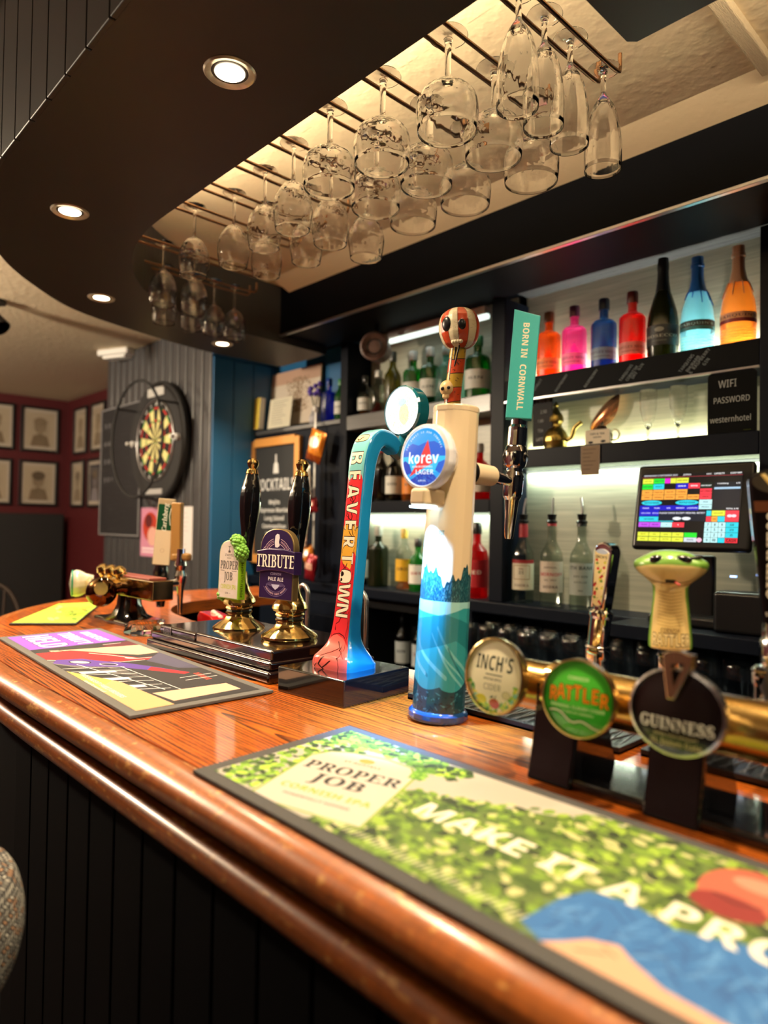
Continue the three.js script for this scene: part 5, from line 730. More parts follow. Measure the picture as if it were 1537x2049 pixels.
const pumpBase = lathe([[0, 0], [0.055, 0], [0.058, 0.004], [0.057, 0.008], [0.048, 0.015], [0.033, 0.024], [0.0275, 0.032], [0.0265, 0.036], [0.029, 0.038], [0.029, 0.041], [0, 0.041]], 56, 0.5), pumpRing = lathe([[0, 0.04], [0.026, 0.04], [0.0275, 0.043], [0.026, 0.047], [0, 0.047]], 40), pumpBell = lathe([[0, 0.047], [0.0285, 0.047], [0.03, 0.05], [0.028, 0.053], [0.028, 0.055], [0.034, 0.058], [0.0365, 0.063], [0.035, 0.069], [0.028, 0.078], [0.0225, 0.09], [0.018, 0.106], [0.016, 0.13], [0, 0.13]], 56, 0.5);
const pumpHandle = lathe(smooth([[0.0135, 0.0], [0.013, 0.03], [0.0165, 0.075], [0.0215, 0.115], [0.0235, 0.15], [0.0215, 0.178], [0.0155, 0.208], [0.0135, 0.216]], 40).concat([[0, 0.217]]), 40, 0.5), ferrule = lathe([[0.0135, 0.214], [0.0145, 0.217], [0.0125, 0.226], [0.009, 0.23], [0.012, 0.238], [0.0135, 0.244], [0.011, 0.251], [0.006, 0.255], [0, 0.256]], 32, 0.5);
function pump(name, label, x, z, y, lean) {
  const t = thing('hand_pump', label, 'hand pump', V(x, y, z)); tag(mesh('brass_base', pumpBase, BRASS, t), 'flared brass base'); mesh('black_ring', pumpRing, BLACK, t); mesh('brass_bell', pumpBell, BRASS, t); mesh('lever_stem', cyl(0.009, 0.06, 0, 0.15, -0.004), STEEL, t);
  const h = mesh('lever_handle', pumpHandle, GLOSSBLACK, t); h.position.set(lean[0], lean[1], -0.008); h.rotation.set(-0.05, 0, -0.02); h.scale.y = 0.9; tag(mesh('brass_ferrule', ferrule, BRASS, h), 'brass ferrule and finial'); return t;
}
const y1 = TOP + 0.057, pA = pump('hand_pump', 'hand pump with purple arched clip lettered tribute', -1.163, -0.845, y1, [0.004, 0.138]), pB = pump('hand_pump', 'hand pump with white clip lettered proper job and green hops', -1.355, -0.845, TOP + 0.053, [0.012, 0.155]);
{
  const W = 0.1, H = 0.142, tex = canvasTex(768, 1080, (g, w, h) => {
    rect(g, 0, 0, w, h, '#2b1a4a'); for (let i = 0; i < 1400; i++) rect(g, rnd() * w, rnd() * h, 3, 3, 'rgba(70,46,110,0.3)'); g.strokeStyle = '#4a3470'; g.lineWidth = 8;
    g.lineWidth = 9; g.strokeStyle = '#d9b9c4'; g.beginPath(); g.arc(384, 480, 330, PI * 1.18, PI * 1.42); g.stroke(); g.beginPath(); g.arc(384, 480, 250, PI * 1.16, PI * 1.42); g.stroke(); g.beginPath(); g.arc(384, 480, 330, PI * 1.58, PI * 1.82); g.stroke(); g.beginPath(); g.arc(384, 480, 250, PI * 1.58, PI * 1.84); g.stroke();
    poly(g, [[95, 290], [175, 345], [150, 400], [120, 360], [100, 410], [70, 330]], null, '#d9b9c4', 7); poly(g, [[673, 290], [593, 345], [618, 400], [648, 360], [668, 410], [698, 330]], null, '#d9b9c4', 7);
    arcText(g, 'QUALITY', 384, 480, 290, PI * 1.21, PI * 1.4, 50, '#c99fb0', false, 'serif'); arcText(g, 'INNOVATION', 384, 480, 290, PI * 1.6, PI * 1.8, 44, '#c99fb0', false, 'serif');
    poly(g, [[340, 110], [380, 80], [430, 90], [440, 140], [425, 200], [445, 260], [400, 290], [345, 285], [330, 210]], '#eeeaf0'); txt(g, 'STAUSTELL', 384, 330, 74, '#f4f0f4', { sx: 0.98 }); txt(g, '— BREWERY —', 384, 392, 34, '#e0d8e4');
    txt(g, 'CORNISH', 384, 690, 56, '#a99fc0'); txt(g, 'PALE ALE', 384, 770, 82, '#f4f0f4', { style: 'bold' }); for (let i = 0; i < 26; i++) { const a = PI * (1.05 + 0.9 * i / 25); line(g, [[384 + 60 * cos(a), 890 + 20 * sin(a)], [384 + 210 * cos(a), 870 + 70 * sin(a)]], 'rgba(190,180,220,0.5)', 4); } poly(g, [[290, 850], [480, 850], [440, 900], [384, 930], [330, 900]], '#cfd0f0');
    g.lineWidth = 9; g.beginPath(); g.arc(384, 700, 330, PI * 0.2, PI * 0.8); g.stroke(); g.beginPath(); g.arc(384, 700, 265, PI * 0.2, PI * 0.8); g.stroke(); arcText(g, 'INDEPENDENT FAMILY BREWERS', 384, 700, 297, PI * 0.77, PI * 0.23, 38, '#d9b9c4', true, 'serif');
  });
  const c = mesh('pump_clip', plate(archShape(W, H, 0.045), 0.012, 0.002), [printed(tex, 0.25, { clearcoat: 0.5 }), paint([0.3, 0.2, 0.08], 0.3, { metalness: 0.7 })], pA); c.position.set(0.004, 0.082, 0.028); c.rotation.set(-0.03, 0.12, 0);
  const bt = canvasTex(768, 330, (g, w, h) => { rect(g, 0, 0, w, h, '#2a1748'); rect(g, 0, 0, w, 16, '#b8b0d0'); rect(g, 0, h - 16, w, 16, '#b8b0d0'); txt(g, 'TRIBUTE', 384, 168, 190, '#fbf6ea', { font: 'serif', sx: 0.92, sy: 1.25, stroke: '#0a0614', lw: 14 }); });
  const bs = new THREE.Shape(); bs.moveTo(-0.056, -0.024); bs.quadraticCurveTo(0, -0.012, 0.056, -0.024); bs.lineTo(0.056, 0.02); bs.quadraticCurveTo(0, 0.032, -0.056, 0.02); bs.closePath();
  const b = mesh('name_band', plate(bs, 0.018, 0.0015), [printed(bt, 0.25, { clearcoat: 0.5 }), paint([0.03, 0.012, 0.07], 0.3)], c); b.position.set(0, 0.076, -0.002);
  const W2 = 0.076, H2 = 0.128, tex2 = canvasTex(640, 1080, (g, w, h) => {
    rect(g, 0, 0, w, h, '#d8ccc0'); for (let i = 0; i < 60; i++) ell(g, rnd() * w, rnd() * h, 60, 40, 'rgba(226,216,214,0.25)'); line(g, [[290, 120], [360, 120]], '#3a2c24', 12); line(g, [[325, 120], [325, 190]], '#3a2c24', 14); rect(g, 290, 190, 70, 40, '#4a3a30'); txt(g, 'ST AUSTELL', 325, 275, 60, '#4a3c32', { sx: 0.85 }); txt(g, 'BREWERY', 325, 330, 30, '#5a4c42');
    txt(g, 'PROPER', 330, 460, 160, '#120e0c', { font: 'serif', sx: 0.86, sy: 1.3 }); rect(g, 60, 560, 130, 10, '#2a201a'); rect(g, 420, 560, 160, 10, '#2a201a'); txt(g, 'JOB', 325, 665, 160, '#120e0c', { font: 'serif', sx: 0.9, sy: 1.3 }); txt(g, 'CORNISH IPA', 325, 860, 96, '#b6c020', { sx: 0.8, sy: 1.2 }); txt(g, '5.5%  ~~', 325, 975, 44, '#3a302a');
  });
  const c2 = mesh('pump_clip', plate(archShape(W2, H2, 0.034), 0.016, 0.002), [printed(tex2, 0.3, { clearcoat: 0.3 }), paint([0.3, 0.55, 0.03], 0.35)], pB); c2.position.set(0.014, 0.072, 0.022); c2.rotation.set(-0.03, 0.05, 0);
  const sd = mesh('lettered_side', new THREE.PlaneGeometry(0.0155, 0.09).rotateY(PI / 2).translate(W2 / 2 + 0.0004, 0.046, 0.0085), printed(canvasTex(96, 640, (g, w, h) => { rect(g, 0, 0, w, h, '#86b81c'); txt(g, 'POWERFULLY HOPPED', 48, 320, 52, '#1c2a08', { rot: -PI / 2, sx: 1.05 }); }), 0.35), c2);
  const hop = new THREE.SphereGeometry(0.0052, 8, 6), HOPM = paint([0.17, 0.42, 0.04], 0.5);
  const hopGeo = (n, sx, sy) => merge(Array.from({ length: n }, (_, i) => { const a = i * 2.4, k = i / n, r = sin(PI * min(1, 0.15 + k * 0.8)); return hop.clone().translate(sx * r * cos(a), sy * (0.5 - k), 0.011 * r * sin(a)); }));
  [[0.012, 0.128, 0.0, 26, 0.01, 0.02, 0.9], [0.024, 0.121, 0.002, 34, 0.012, 0.026, 0.5], [0.035, 0.1, 0.002, 44, 0.014, 0.034, 0.15], [-0.036, 0.004, -0.004, 24, 0.01, 0.02, 0.6]].forEach(([x, y, z, n, a, b2, r]) => { const m = tag(mesh('hop_cone', hopGeo(n, a, b2), HOPM, c2), 'bright green moulded hop'); m.position.set(x, y, 0.008 + z); m.rotation.z = r; });
}
// steel spouts and drip trays behind the bar
for (const [px, py, s, l] of [[598, 1290, 1, 'hooked steel spout behind the purple pump clip'], [712, 1290, 1, 'hooked steel spout behind the swan neck font']]) {
  const p = onZ(px, py, -1.12), t = thing('steel_spout', l, 'spout', V(p.x, 1.05, -1.12), 0); mesh('bent_pipe', tube([V(-0.005, 0.08, 0), V(-0.006, 0.15, 0), V(0.004, 0.176, 0), V(0.02, 0.18, 0), V(0.034, 0.166, 0), V(0.036, 0.14, 0), V(0.034, 0.0, 0)], 0.0058, 48, 12), STEEL, t); mesh('bracket', box(0.05, 0.02, 0.09, 0.02, 0.0, 0.05, 0.003), STEEL, t);
}
{
  const mk = (x0, x1, z0, z1, label) => {
    const t = thing('drip_tray', label, 'drip tray', V((x0 + x1) / 2, TOP + 0.0005, (z0 + z1) / 2)), w = x1 - x0, d = abs(z1 - z0), bars = [];
    mesh('tray', merge([box(w, 0.003, d, 0, 0.0015, 0), box(w, 0.009, 0.006, 0, 0.0045, d / 2 - 0.003), box(w, 0.009, 0.006, 0, 0.0045, -d / 2 + 0.003), box(0.006, 0.009, d - 0.012, w / 2 - 0.003, 0.0045, 0), box(0.006, 0.009, d - 0.012, -w / 2 + 0.003, 0.0045, 0)]), BLACK, t);
    for (let x = -w / 2 + 0.02; x < w / 2 - 0.01; x += 0.018) { bars.push(rod(V(x - 0.012, 0.008, -d / 2 + 0.008), V(x + 0.012, 0.008, d / 2 - 0.008), 0.0012, 0.0012, 6), rod(V(x + 0.012, 0.008, -d / 2 + 0.008), V(x - 0.012, 0.008, d / 2 - 0.008), 0.0012, 0.0012, 6)); }
    tag(mesh('wire_grille', merge(bars), STEEL, t), 'steel lattice grille');
  };
  mk(-0.82, -0.44, -0.842, -1.01, 'black drip tray with steel lattice behind the cream tower'); mk(-0.42, 0.3, -0.86, -1.01, 'black drip tray with steel lattice under the brass font taps'); 
}

// ---------------------------------------------------------------- brass cross bar font in the foreground
{
  const yT = 1.196, zT = -0.735, t = thing('brass_bar_font', 'horizontal brass bar font with three round brand badges on black legs', 'beer tap', V(-0.36, TOP, zT));
  const R = 0.03, TUBE = metal([0.55, 0.34, 0.1], 0.22);
  tag(mesh('brass_tube', merge([cyl(R, 0.62, 0, 0, 0, R, 48).rotateZ(PI / 2), new THREE.SphereGeometry(R, 32, 16).translate(-0.31, 0, 0)]).translate(0.13, yT - TOP, 0), TUBE, t), 'polished brass tube');
  for (const x of [-0.1, 0.06, 0.2]) mesh('tube_collar', cyl(R + 0.004, 0.014, 0, 0, 0, R + 0.004, 48).rotateZ(PI / 2).translate(x, yT - TOP, 0), BRASS, t);
  for (const x of [-0.085, 0.055]) { const s = new THREE.Shape(); s.moveTo(-0.055, 0); s.lineTo(0.045, 0); s.quadraticCurveTo(0.03, 0.05, 0.028, 0.1); s.lineTo(-0.028, 0.1); s.quadraticCurveTo(-0.03, 0.05, -0.055, 0); const g = new THREE.ExtrudeGeometry(s, { depth: 0.05, bevelEnabled: true, bevelSize: 0.004, bevelThickness: 0.004, bevelSegments: 3 }); tag(mesh('leg', g.rotateY(-PI / 2).translate(x + 0.025, 0.004, 0.0), GLOSSBLACK, t), 'glossy black flared leg'); }
  mesh('foot_plate', box(0.36, 0.012, 0.1, 0.1, 0.006, -0.005, 0.005), GLOSSBLACK, t);
  const rim = metal([0.5, 0.36, 0.16], 0.25);
  const inch = canvasTex(640, 640, (g, w) => { rect(g, 0, 0, w, w, '#e6ddc0'); txt(g, "INCH'S", 325, 210, 165, '#2c3a34', { sx: 0.78, sy: 1.1, skew: -0.08 }); rect(g, 240, 305, 190, 10, '#2c3a34'); txt(g, 'MEDIUM APPLE', 320, 350, 28, '#4a4a40'); txt(g, 'CIDER', 320, 420, 74, '#6a6658', { style: 'normal' }); for (let i = 0; i < 90; i++) { const a = PI * (0.08 + 0.84 * rnd()), r = 250 + 60 * rnd(); ell(g, 320 + r * cos(a), 320 + r * sin(a), 26, 12, ['#6fae3a', '#a9c83a', '#d8cf5a', '#3f8a4a', '#7fc4b8'][i % 5], null, 0, rnd() * 3); } ell(g, 350, 560, 58, 44, '#b01824'); ell(g, 200, 540, 60, 42, '#c9c23a'); ell(g, 480, 470, 44, 34, '#d0c89a', '#8a8460', 4); line(g, [[350, 520], [370, 490]], '#26301a', 8); ell(g, 320, 505, 24, 9, '#26301a', null, 0, -0.4); });
  const rat = canvasTex(640, 640, (g, w) => { rect(g, 0, 0, w, w, '#35a82c'); ell(g, 320, 200, 300, 190, '#52c43a'); for (let i = 0; i < 10; i++) ell(g, 320, 320, 300 - i * 4, 300 - i * 4, null, 'rgba(20,110,20,0.15)', 3); txt(g, 'CORNISH', 320, 150, 44, '#cfe8a8'); [...'RATTLER'].forEach((c, i) => txt(g, c, 90 + i * 78, 270 + 16 * abs(i - 3) * (i % 2 ? 0.4 : 1) - (i === 0 || i === 6 ? 10 : 0), 150, '#f08a1c', { stroke: '#5a2a06', lw: 12, sx: 0.9, sy: 1.15 })); txt(g, 'ORIGINAL CLOUDY CYDER', 320, 400, 40, '#d8f0b0'); txt(g, 'THE TASTE OF CORNWALL', 320, 445, 26, '#d8f0b0'); g.lineWidth = 34; g.strokeStyle = '#0f3a10'; g.beginPath(); g.moveTo(60, 460); g.bezierCurveTo(200, 400, 230, 560, 320, 520); g.bezierCurveTo(420, 470, 460, 600, 590, 540); g.stroke(); g.lineWidth = 16; g.strokeStyle = '#dff0c0'; g.stroke(); });
  const gui = canvasTex(768, 640, (g, w, h) => { rect(g, 0, 0, w, h, '#0c0b0b'); for (let i = 0; i < 60; i++) rect(g, 0, i * 11, w, 4, 'rgba(60,50,40,0.12)'); txt(g, 'GUINNESS', 390, 420, 128, '#ece6da', { font: 'serif', sx: 0.92, style: 'bold' }); txt(g, 'EXTRA COLD DRAUGHT', 390, 505, 34, '#b6a67c'); txt(g, 'St. James Gate', 390, 560, 60, '#b8a878', { font: 'serif' }); rect(g, 0, 600, w, 40, '#3a4656'); });
  const badge = (px, py, rx, ry, tex, yaw, label, rimMat = rim, faceO = {}) => {
    const p = onZ(px, py, zT + 0.062).sub(t.position), b = mesh('badge_housing', facing([[0, -0.05], [0.012, -0.05], [0.014, -0.03], [rx * 0.8, -0.016], [rx * 0.98, -0.008], [rx * 1.03, 0], [rx * 1.02, 0.006], [rx * 0.96, 0.007], [rx * 0.95, 0.003], [0, 0.003]]).scale(1, ry / rx, 1), rimMat, t); b.position.copy(p); b.rotation.y = yaw; b.rotation.x = -0.1;
    tag(mesh('badge_face', disc(rx * 0.965, 0.004, ry * 0.965).translate(0, 0, 0.0036), printed(tex, 0.22, { clearcoat: 1, clearcoatRoughness: 0.06, ...faceO }), b), label); mesh('badge_stem', rod(V(0, 0, -0.045), V(0, yT - TOP - p.y, -0.062), 0.012), BRASS, b); return b;
  };
  badge(993, 1352, 0.042, 0.044, inch, 0.0, 'cream apple patterned round badge'); badge(1160, 1397, 0.041, 0.041, rat, 0.1, 'green round badge with orange lettering');
  const gb = badge(1357, 1424, 0.046, 0.041, gui, 0.0, 'black oval badge with white lettering', metal([0.72, 0.7, 0.68], 0.25));
  const harp = new THREE.Shape(); harp.moveTo(-0.012, 0.028); harp.quadraticCurveTo(0, 0.036, 0.014, 0.03); harp.lineTo(0.019, 0.03); harp.lineTo(0.017, 0.018); harp.lineTo(0.0, -0.02); harp.lineTo(-0.006, -0.02); harp.lineTo(-0.013, 0.02); harp.closePath(); const hole = new THREE.Path(); hole.moveTo(-0.004, 0.018); hole.lineTo(0.011, 0.02); hole.lineTo(0.0, -0.008); hole.closePath(); harp.holes.push(hole);
  tag(mesh('harp_emblem', new THREE.ExtrudeGeometry(harp, { depth: 0.008, bevelEnabled: true, bevelSize: 0.0015, bevelThickness: 0.0015, bevelSegments: 2 }).scale(0.85, 0.85, 1).translate(0.0, 0.03, 0.004), metal([0.62, 0.45, 0.28], 0.25), gb), 'gold coloured harp emblem');
  tag(mesh('end_cap', facing([[0, -0.02], [0.03, -0.02], [0.035, 0], [0.033, 0.006], [0, 0.006]]).translate(0.185, yT - TOP - 0.012, 0.045), paint([0.05, 0.4, 0.42], 0.25), t), 'turquoise edged badge');
  // taps on the staff side
  const zTap = -0.87;
  const tapAt = (px, py, label) => { const p = onZ(px, py, zTap).sub(t.position); tag(mesh('tap_body', merge([lathe([[0.006, -0.09], [0.009, -0.04], [0.014, -0.03], [0.014, 0.0], [0.0165, 0.004], [0.0165, 0.018], [0.013, 0.022], [0, 0.022]], 28).translate(p.x, p.y, p.z), rod(V(p.x, yT - TOP, 0), V(p.x, p.y - 0.02, p.z), 0.0085)]), CHROME, t), label); return p; };
  tapAt(1195, 1320, 'chrome tap'); tapAt(1342, 1340, 'chrome tap'); tapAt(1535, 1372, 'chrome tap');
}
{ // chrome handle with apple print
  const b = onZ(1195, 1303, -0.87), a = onZ(1217, 1088, -0.87), L = a.distanceTo(b), t = thing('chrome_tap_handle', 'slim chrome tap handle with an apple print strip', 'tap handle', b); t.quaternion.setFromUnitVectors(V(0, 1, 0), a.clone().sub(b).normalize());
  mesh('handle_base', lathe([[0, -0.006], [0.016, -0.006], [0.016, 0.002], [0.0145, 0.004], [0.0145, 0.046], [0.0165, 0.05], [0.0165, 0.054], [0.012, 0.058], [0.012, 0.062], [0, 0.062]], 32, 0.4), CHROME, t);
  const s = new THREE.Shape(); s.moveTo(-0.01, 0.06); s.lineTo(0.01, 0.06); s.lineTo(0.0145, L - 0.012); s.quadraticCurveTo(0.013, L, 0, L + 0.001); s.quadraticCurveTo(-0.013, L, -0.0145, L - 0.012); s.closePath();
  const g = new THREE.ExtrudeGeometry(s, { depth: 0.014, bevelEnabled: true, bevelSize: 0.003, bevelThickness: 0.003, bevelSegments: 3, bevelOffset: -0.002 }).translate(0, 0, -0.007); const bl = mesh('handle_blade', toCreasedNormals(g, 0.5), CHROME, t); bl.rotation.y = -0.15;
  const s2 = new THREE.Shape(); s2.moveTo(-0.007, 0.066); s2.quadraticCurveTo(0, 0.06, 0.007, 0.066); s2.lineTo(0.0112, L - 0.012); s2.quadraticCurveTo(0, L - 0.002, -0.0112, L - 0.012); s2.closePath();
  tag(mesh('printed_strip', plate(s2, 0.001, 0).translate(0, 0, 0.0102), [printed(canvasTex(160, 640, (g2, w, h) => { rect(g2, 0, 0, w, h, '#e2cf9c'); ell(g2, 80, 30, 70, 30, '#b8c4dc'); txt(g2, "INCH'S", 80, 92, 44, '#1c1c18', { sx: 0.9 }); for (let i = 0; i < 26; i++) { const y = 130 + i * 19, x = 24 + 112 * rnd(); ell(g2, x, y, 15, 14, ['#c02028', '#c9c23a', '#5f8a2a', '#d8d08a', '#b0182a'][i % 5]); line(g2, [[x, y - 12], [x + 8, y - 24]], '#2a3a14', 4); } }), 0.3), WHITE], bl), 'cream strip printed with apples');
}
{ // snake head handle
  const b = onZ(1341, 1296, -0.87), a = onZ(1330, 1100, -0.87), L = a.y - b.y, t = thing('snake_tap_handle', 'green and cream snake head tap handle wearing dark glasses', 'tap handle', V(b.x, b.y, b.z), 0.42), k = L / 0.127;
  const S = [[0, 0.0255, 0.021], [0.002, 0.0265, 0.022], [0.02, 0.026, 0.022], [0.045, 0.0235, 0.0205], [0.07, 0.0215, 0.0195], [0.082, 0.023, 0.021], [0.09, 0.031, 0.0245], [0.098, 0.0405, 0.028], [0.106, 0.0455, 0.03], [0.112, 0.044, 0.0295], [0.118, 0.034, 0.027], [0.124, 0.022, 0.02], [0.1265, 0.01, 0.01], [0.127, 0.0005, 0.0005]], sc = new THREE.CatmullRomCurve3(S.map((q) => V(q[1], q[0], q[2])), false, 'centripetal');
  const M = 60, N = 56, pos = [], uv = [], idx = [];
  for (let i = 0; i <= M; i++) { const q = sc.getPoint(i / M); for (let j = 0; j <= N; j++) { const th = PI + j / N * 2 * PI; const f = q.y > 0.086 ? 0.006 * cos(th) : 0; pos.push(q.x * sin(th) * k, q.y * k, (q.z * cos(th) + f) * k); uv.push(j / N, q.y / 0.127); } }
  for (let i = 0; i < M; i++) for (let j = 0; j < N; j++) { const q = i * (N + 1) + j, r = q + N + 1; idx.push(q, q + 1, r, r, q + 1, r + 1); }
  const g = new THREE.BufferGeometry(); g.setAttribute('position', new THREE.Float32BufferAttribute(pos, 3)); g.setAttribute('uv', new THREE.Float32BufferAttribute(uv, 2)); g.setIndex(idx); g.computeVertexNormals();
  const tex = canvasTex(1024, 512, (c, w, h) => {
    rect(c, 0, 0, w, h, '#6f9c38'); const bl = (x, y, rx, ry, col) => ell(c, x, y, rx, ry, col);
    poly(c, [[340, h], [330, 300], [350, 180], [660, 180], [680, 300], [690, h]], '#dcc07c'); poly(c, [[230, 150], [300, 95], [420, 75], [512, 70], [604, 75], [724, 95], [794, 150], [720, 180], [604, 205], [512, 212], [420, 205], [304, 180]], '#dcc684');
    for (let i = 0; i < 11; i++) line(c, [[400, 212 + i * 17], [512, 222 + i * 17], [620, 212 + i * 17]], 'rgba(150,110,50,0.55)', 4);
    rect(c, 0, 0, w, 66, '#7fae4c'); line(c, [[290, 128], [380, 158], [470, 170], [560, 168], [650, 155], [735, 120]], '#3a2c14', 5); for (let i = 0; i < 500; i++) bl(rnd() * w, rnd() * h, 4, 3, 'rgba(60,90,30,0.08)');
    txt(c, 'CORNISH', 512, 412, 34, '#6a4c22'); txt(c, 'RATTLER', 520, 462, 84, '#e8d49a', { stroke: '#4a3214', lw: 9, sx: 0.95, sy: 1.0 });
  });
  const bd = mesh('snake_body', g, printed(tex, 0.3, { clearcoat: 0.7, clearcoatRoughness: 0.1 }), t);
  const gls = mesh('dark_glasses', merge([new THREE.SphereGeometry(0.0085, 20, 14).scale(1.1, 0.8, 0.6).translate(-0.016, 0.1145, 0.0285), new THREE.SphereGeometry(0.0085, 20, 14).scale(1.3, 0.75, 0.6).translate(0.014, 0.1155, 0.0285), rod(V(-0.01, 0.115, 0.032), V(0.008, 0.116, 0.032), 0.0016), rod(V(0.02, 0.117, 0.028), V(0.036, 0.119, 0.014), 0.0024)]).scale(k, k, k), GLOSSBLACK, t);
  mesh('mouth', box(0.013, 0.004, 0.004, 0, 0.0885, 0.0292, 0.0015).scale(k, k, k), BLACK, t); tag(mesh('tongue', rod(V(0.004, 0.088, 0.029), V(0.011, 0.084, 0.033), 0.0016, 0.001).scale(k, k, k), paint([0.6, 0.04, 0.03], 0.4), t), 'red tongue'); mesh('handle_neck', cyl(0.014, 0.03, 0, -0.014, 0), BLACK, t);
}
{ // tall black handle with harp
  const b = onZ(1530, 1332, -0.87), a = onZ(1512, 945, -0.87), L = a.y - b.y, t = thing('stout_tap_handle', 'tall black tap handle with gold harp top and white lettering', 'tap handle', V(b.x + 0.012, b.y, b.z), 0.35);
  const s = new THREE.Shape(), w0 = 0.014, w1 = 0.0295; s.moveTo(-w0, 0.05); s.lineTo(w0, 0.05); s.lineTo(w1 * 0.88, L * 0.75); s.lineTo(w1, L - 0.012); s.quadraticCurveTo(w1, L, 0, L + 0.003); s.quadraticCurveTo(-w1, L, -w1, L - 0.012); s.lineTo(-w1 * 0.88, L * 0.75); s.closePath();
  const tex = canvasTex(256, 1024, (g, w, h) => { rect(g, 0, 0, w, h, '#0c0a0a'); ell(g, 128, 80, 112, 90, '#3a342c'); poly(g, [[50, 20], [200, 20], [140, 150], [120, 150]], null, '#c9a860', 16); line(g, [[60, 30], [130, 130], [190, 30]], '#e0c888', 14); poly(g, [[10, 220], [246, 220], [240, 290], [16, 290]], '#5a3522'); txt(g, 'GUINNESS', 128, 580, 122, '#e8dcc8', { rot: -PI / 2, font: 'serif', sx: 0.9 }); txt(g, 'EST 1759', 128, 960, 36, '#d8d0c0'); });
  mesh('handle_blade', plate(s, 0.026, 0.004).translate(0, 0, -0.013), [printed(tex, 0.2, { clearcoat: 0.8 }), GLOSSBLACK], t); mesh('handle_collar', lathe([[0, 0], [0.016, 0], [0.0165, 0.004], [0.0165, 0.03], [0.014, 0.034], [0.014, 0.05], [0, 0.05]], 28), CHROME, t); mesh('handle_foot', lathe([[0, -0.045], [0.014, -0.045], [0.019, -0.02], [0.016, 0], [0, 0]], 24), BLACK, t);
}

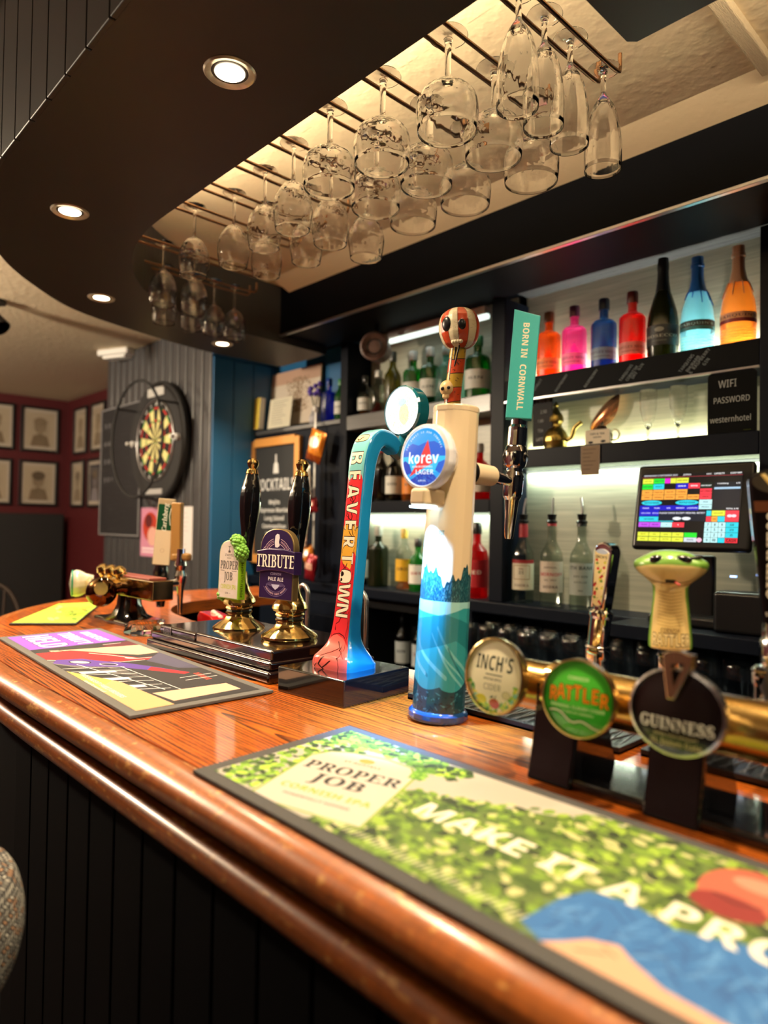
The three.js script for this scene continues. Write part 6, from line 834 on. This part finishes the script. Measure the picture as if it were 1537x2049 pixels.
// ---------------------------------------------------------------- far brass font at the curved end
{
  const o = onY(258, 1243, TOP), t = thing('far_bar_font', 'angular brass bar font with ball end and green lettered handle at the curved end', 'beer tap', V(o.x, TOP, o.z)), W = (px, py, z) => onZ(px, py, o.z + z).sub(t.position);
  const body = W(275, 1174, 0); tag(mesh('pedestal', merge([box(0.22, 0.012, 0.12, 0, 0.006, 0, 0.004), lathe([[0.07, 0.01], [0.05, 0.02], [0.035, 0.05], [0.03, 0.09], [0, 0.09]], 32)]), GLOSSBLACK, t), 'glossy black pedestal');
  const MIR = metal([0.5, 0.4, 0.24], 0.12); mesh('box_beam', box(0.36, 0.055, 0.062, body.x - 0.02, body.y, 0, 0.004), MIR, t); mesh('beam_lid', box(0.3, 0.006, 0.05, body.x - 0.02, body.y + 0.03, 0, 0.002), paint([0.25, 0.06, 0.05], 0.3), t);
  const bl = W(203, 1184, 0.085); tag(mesh('ball_end', merge([new THREE.SphereGeometry(0.042, 40, 24).translate(bl.x, bl.y, bl.z), rod(V(bl.x, bl.y, bl.z), V(bl.x, body.y, 0), 0.016)]), metal([0.16, 0.085, 0.035], 0.05), t), 'polished bronze ball');
  const l = W(152, 1167, 0.075); const lh = mesh('badge_housing', facing([[0, -0.05], [0.025, -0.05], [0.03, -0.03], [0.04, -0.012], [0.042, 0], [0.036, 0.014], [0, 0.02]]), P({ color: [0.66, 0.62, 0.5], roughness: 0.2, clearcoat: 0.8 }), t); lh.position.copy(l); lh.rotation.y = -0.35; tag(mesh('badge_rim', new THREE.TorusGeometry(0.038, 0.003, 8, 40).translate(0, 0, 0.01), paint([0.02, 0.25, 0.16], 0.2), lh), 'green rim'); mesh('badge_stem', rod(V(0, 0, -0.04), V(body.x - l.x, body.y - l.y, -l.z + 0.01), 0.018), BRASS, lh);
  for (const dx of [-0.13, -0.07, -0.01]) mesh('ornament', lathe([[0.018, 0], [0.016, 0.012], [0.02, 0.016], [0.014, 0.03], [0.006, 0.034], [0, 0.034]], 24).rotateX(0.5).translate(body.x + dx - 0.05, body.y + 0.026, 0.02), BRASS, t);
  const tz = -0.11, t1 = W(322, 1165, tz), t2 = W(361, 1165, tz - 0.02);
  tag(mesh('tap_body', merge([lathe([[0.012, -0.075], [0.014, -0.06], [0.019, -0.02], [0.024, 0.0], [0.024, 0.03], [0.018, 0.05], [0.02, 0.06], [0.017, 0.085], [0, 0.085]], 24, 0.4).translate(t1.x, t1.y, t1.z), rod(V(t1.x, body.y, 0), t1, 0.012)]), GLOSSBLACK, t), 'black tap'); tag(mesh('tap_body', merge([lathe([[0.006, -0.095], [0.01, -0.02], [0.015, 0], [0.018, 0.02], [0.013, 0.035], [0.018, 0.05], [0.014, 0.07], [0.012, 0.1], [0, 0.1]], 24, 0.4).translate(t2.x, t2.y, t2.z), rod(V(t2.x, body.y, 0), t2, 0.011)]), CHROME, t), 'chrome tap');
  const hb = W(323, 1130, tz), ht = W(336, 998, tz), H = ht.y - hb.y, htex = canvasTex(192, 768, (g, w, h) => { rect(g, 0, 0, w, h, '#e2d2b4'); rect(g, 0, 66, w, 300, '#0c4a2c'); rect(g, 0, 0, w, 66, '#b3a283'); txt(g, 'Carlsberg', 92, 220, 70, '#eef0e8', { rot: -PI / 2, font: 'serif', style: 'italic bold', sx: 0.94 }); line(g, [[150, 110], [140, 200], [156, 300]], '#eef0e8', 8); ell(g, 96, 600, 22, 20, null, '#cdb89a', 6); });
  const h1 = mesh('tap_handle', plate(roundRect(0.05, H, 0.003), 0.014, 0.002), [printed(htex, 0.35), paint([0.5, 0.4, 0.25], 0.4)], t); h1.position.set((hb.x + ht.x) / 2, (hb.y + ht.y) / 2, tz); h1.rotation.set(-0.04, 1.0, -0.04);
  const wb = W(359, 1122, tz - 0.02), wt = W(364, 1006, tz - 0.02), wood = paint([0.33, 0.17, 0.045], 0.35); tag(mesh('tap_handle', merge([box(0.034, wt.y - wb.y, 0.02, -0.012, 0, 0, 0.004), box(0.06, 0.024, 0.024, 0.006, -(wt.y - wb.y) / 2 + 0.012, 0, 0.009)]).rotateY(0.5).translate((wb.x + wt.x) / 2, (wb.y + wt.y) / 2, tz - 0.02), wood, t), 'plain brown wooden handle');
}
{ // glass ashtray and red box
  const p = onY(276, 1272, TOP), t = thing('glass_dish', 'thick clear glass dish between the runner and the pump plinth', 'dish', V(p.x - 0.02, TOP, p.z - 0.03), 0.4);
  mesh('cut_glass', new THREE.LatheGeometry([[0, 0], [0.05, 0], [0.056, 0.006], [0.05, 0.028], [0.044, 0.031], [0.036, 0.026], [0.03, 0.012], [0, 0.011]].map((q) => new THREE.Vector2(...q)), 10).toNonIndexed(), P({ color: [0.95, 0.96, 1], roughness: 0.03, transmission: 1, thickness: 0.01, ior: 1.5 }), t); t.children[0].geometry.computeVertexNormals();
  const q = onY(392, 1262, TOP), r = thing('red_clicker', 'small red plastic wedge with a row of white beads beside the pumps', 'gadget', V(q.x + 0.02, TOP + 0.0005, q.z - 0.05), -0.1), m = P({ color: [0.5, 0.008, 0.012], roughness: 0.18, clearcoat: 0.8 });
  const s = new THREE.Shape(); s.moveTo(-0.06, 0); s.lineTo(0.075, 0); s.lineTo(0.078, 0.01); s.lineTo(0.02, 0.034); s.lineTo(-0.05, 0.04); s.lineTo(-0.062, 0.03); s.closePath(); mesh('wedge_body', new THREE.ExtrudeGeometry(s, { depth: 0.05, bevelEnabled: true, bevelSize: 0.003, bevelThickness: 0.003, bevelSegments: 2 }).translate(0, 0.003, -0.025), m, r);
  for (let i = 0; i < 4; i++) mesh('bead', new THREE.SphereGeometry(0.008, 14, 10).translate(-0.02 + i * 0.015, 0.044 - i * 0.003, 0.0), paint([0.75, 0.6, 0.52], 0.3), r);
}
{ // upholstered stool at the bar front
  const tweed = canvasTex(512, 512, (g, w) => { rect(g, 0, 0, w, w, '#16161a'); for (let y = 0; y < 32; y++) for (let x = 0; x < 32; x++) { const c = ['#c9c6ba', '#e4e0d2', '#8f8d86', '#d0ccc0', '#d0a07a', '#a8a69e'][floor(rnd() * 6)]; g.save(); g.translate(x * 16 + 8, y * 16 + 8); g.rotate(y % 2 ? 0.75 : -0.75); rect(g, -8, -2.6, 16, 5.2, c); g.restore(); } });
  tweed.wrapS = tweed.wrapT = THREE.RepeatWrapping; tweed.repeat.set(5, 0.8);
  const t = thing('bar_stool', 'bar stool with a black and white tweed cushion in front of the bar', 'stool', V(-0.94, -0.055, -0.105));
  const cg = lathe(smooth([[0.1, 0.905], [0.15, 0.915], [0.17, 0.955], [0.172, 1.0], [0.155, 1.04], [0.1, 1.055]], 30).concat([[0.05, 1.0565], [0, 1.057]]), 56, 1), cp = cg.attributes.position, cn = cg.attributes.normal, cu = cg.attributes.uv;
  for (let i = 0; i < cu.count; i += 3) { const flat = (cn.getY(i) + cn.getY(i + 1) + cn.getY(i + 2)) / 3 > 0.75; for (let k = i; k < i + 3; k++) if (flat) cu.setXY(k, cp.getX(k) / 0.214 * 0.2, cp.getZ(k) / 0.214 / 0.8); else cu.setY(k, (cp.getY(k) - 0.9) / 0.214 / 0.8); }
  tag(mesh('cushion', cg, printed(tweed, 0.9, { bumpMap: tweed, bumpScale: 0.0012 }), t), 'rounded tweed cushion'); mesh('seat_board', cyl(0.15, 0.03, 0, 0.895, 0), MATTBLACK, t);
  for (const [x, z] of [[-1, -1], [1, -1], [-1, 1], [1, 1]]) mesh('leg', rod(V(x * 0.13, 0.055, z * 0.13), V(x * 0.1, 0.885, z * 0.1), 0.016, 0.018), MATTBLACK, t); mesh('foot_ring', new THREE.TorusGeometry(0.165, 0.009, 8, 40).rotateX(PI / 2).translate(0, 0.28, 0), STEEL, t);
}
renderer.render(scene, camera);
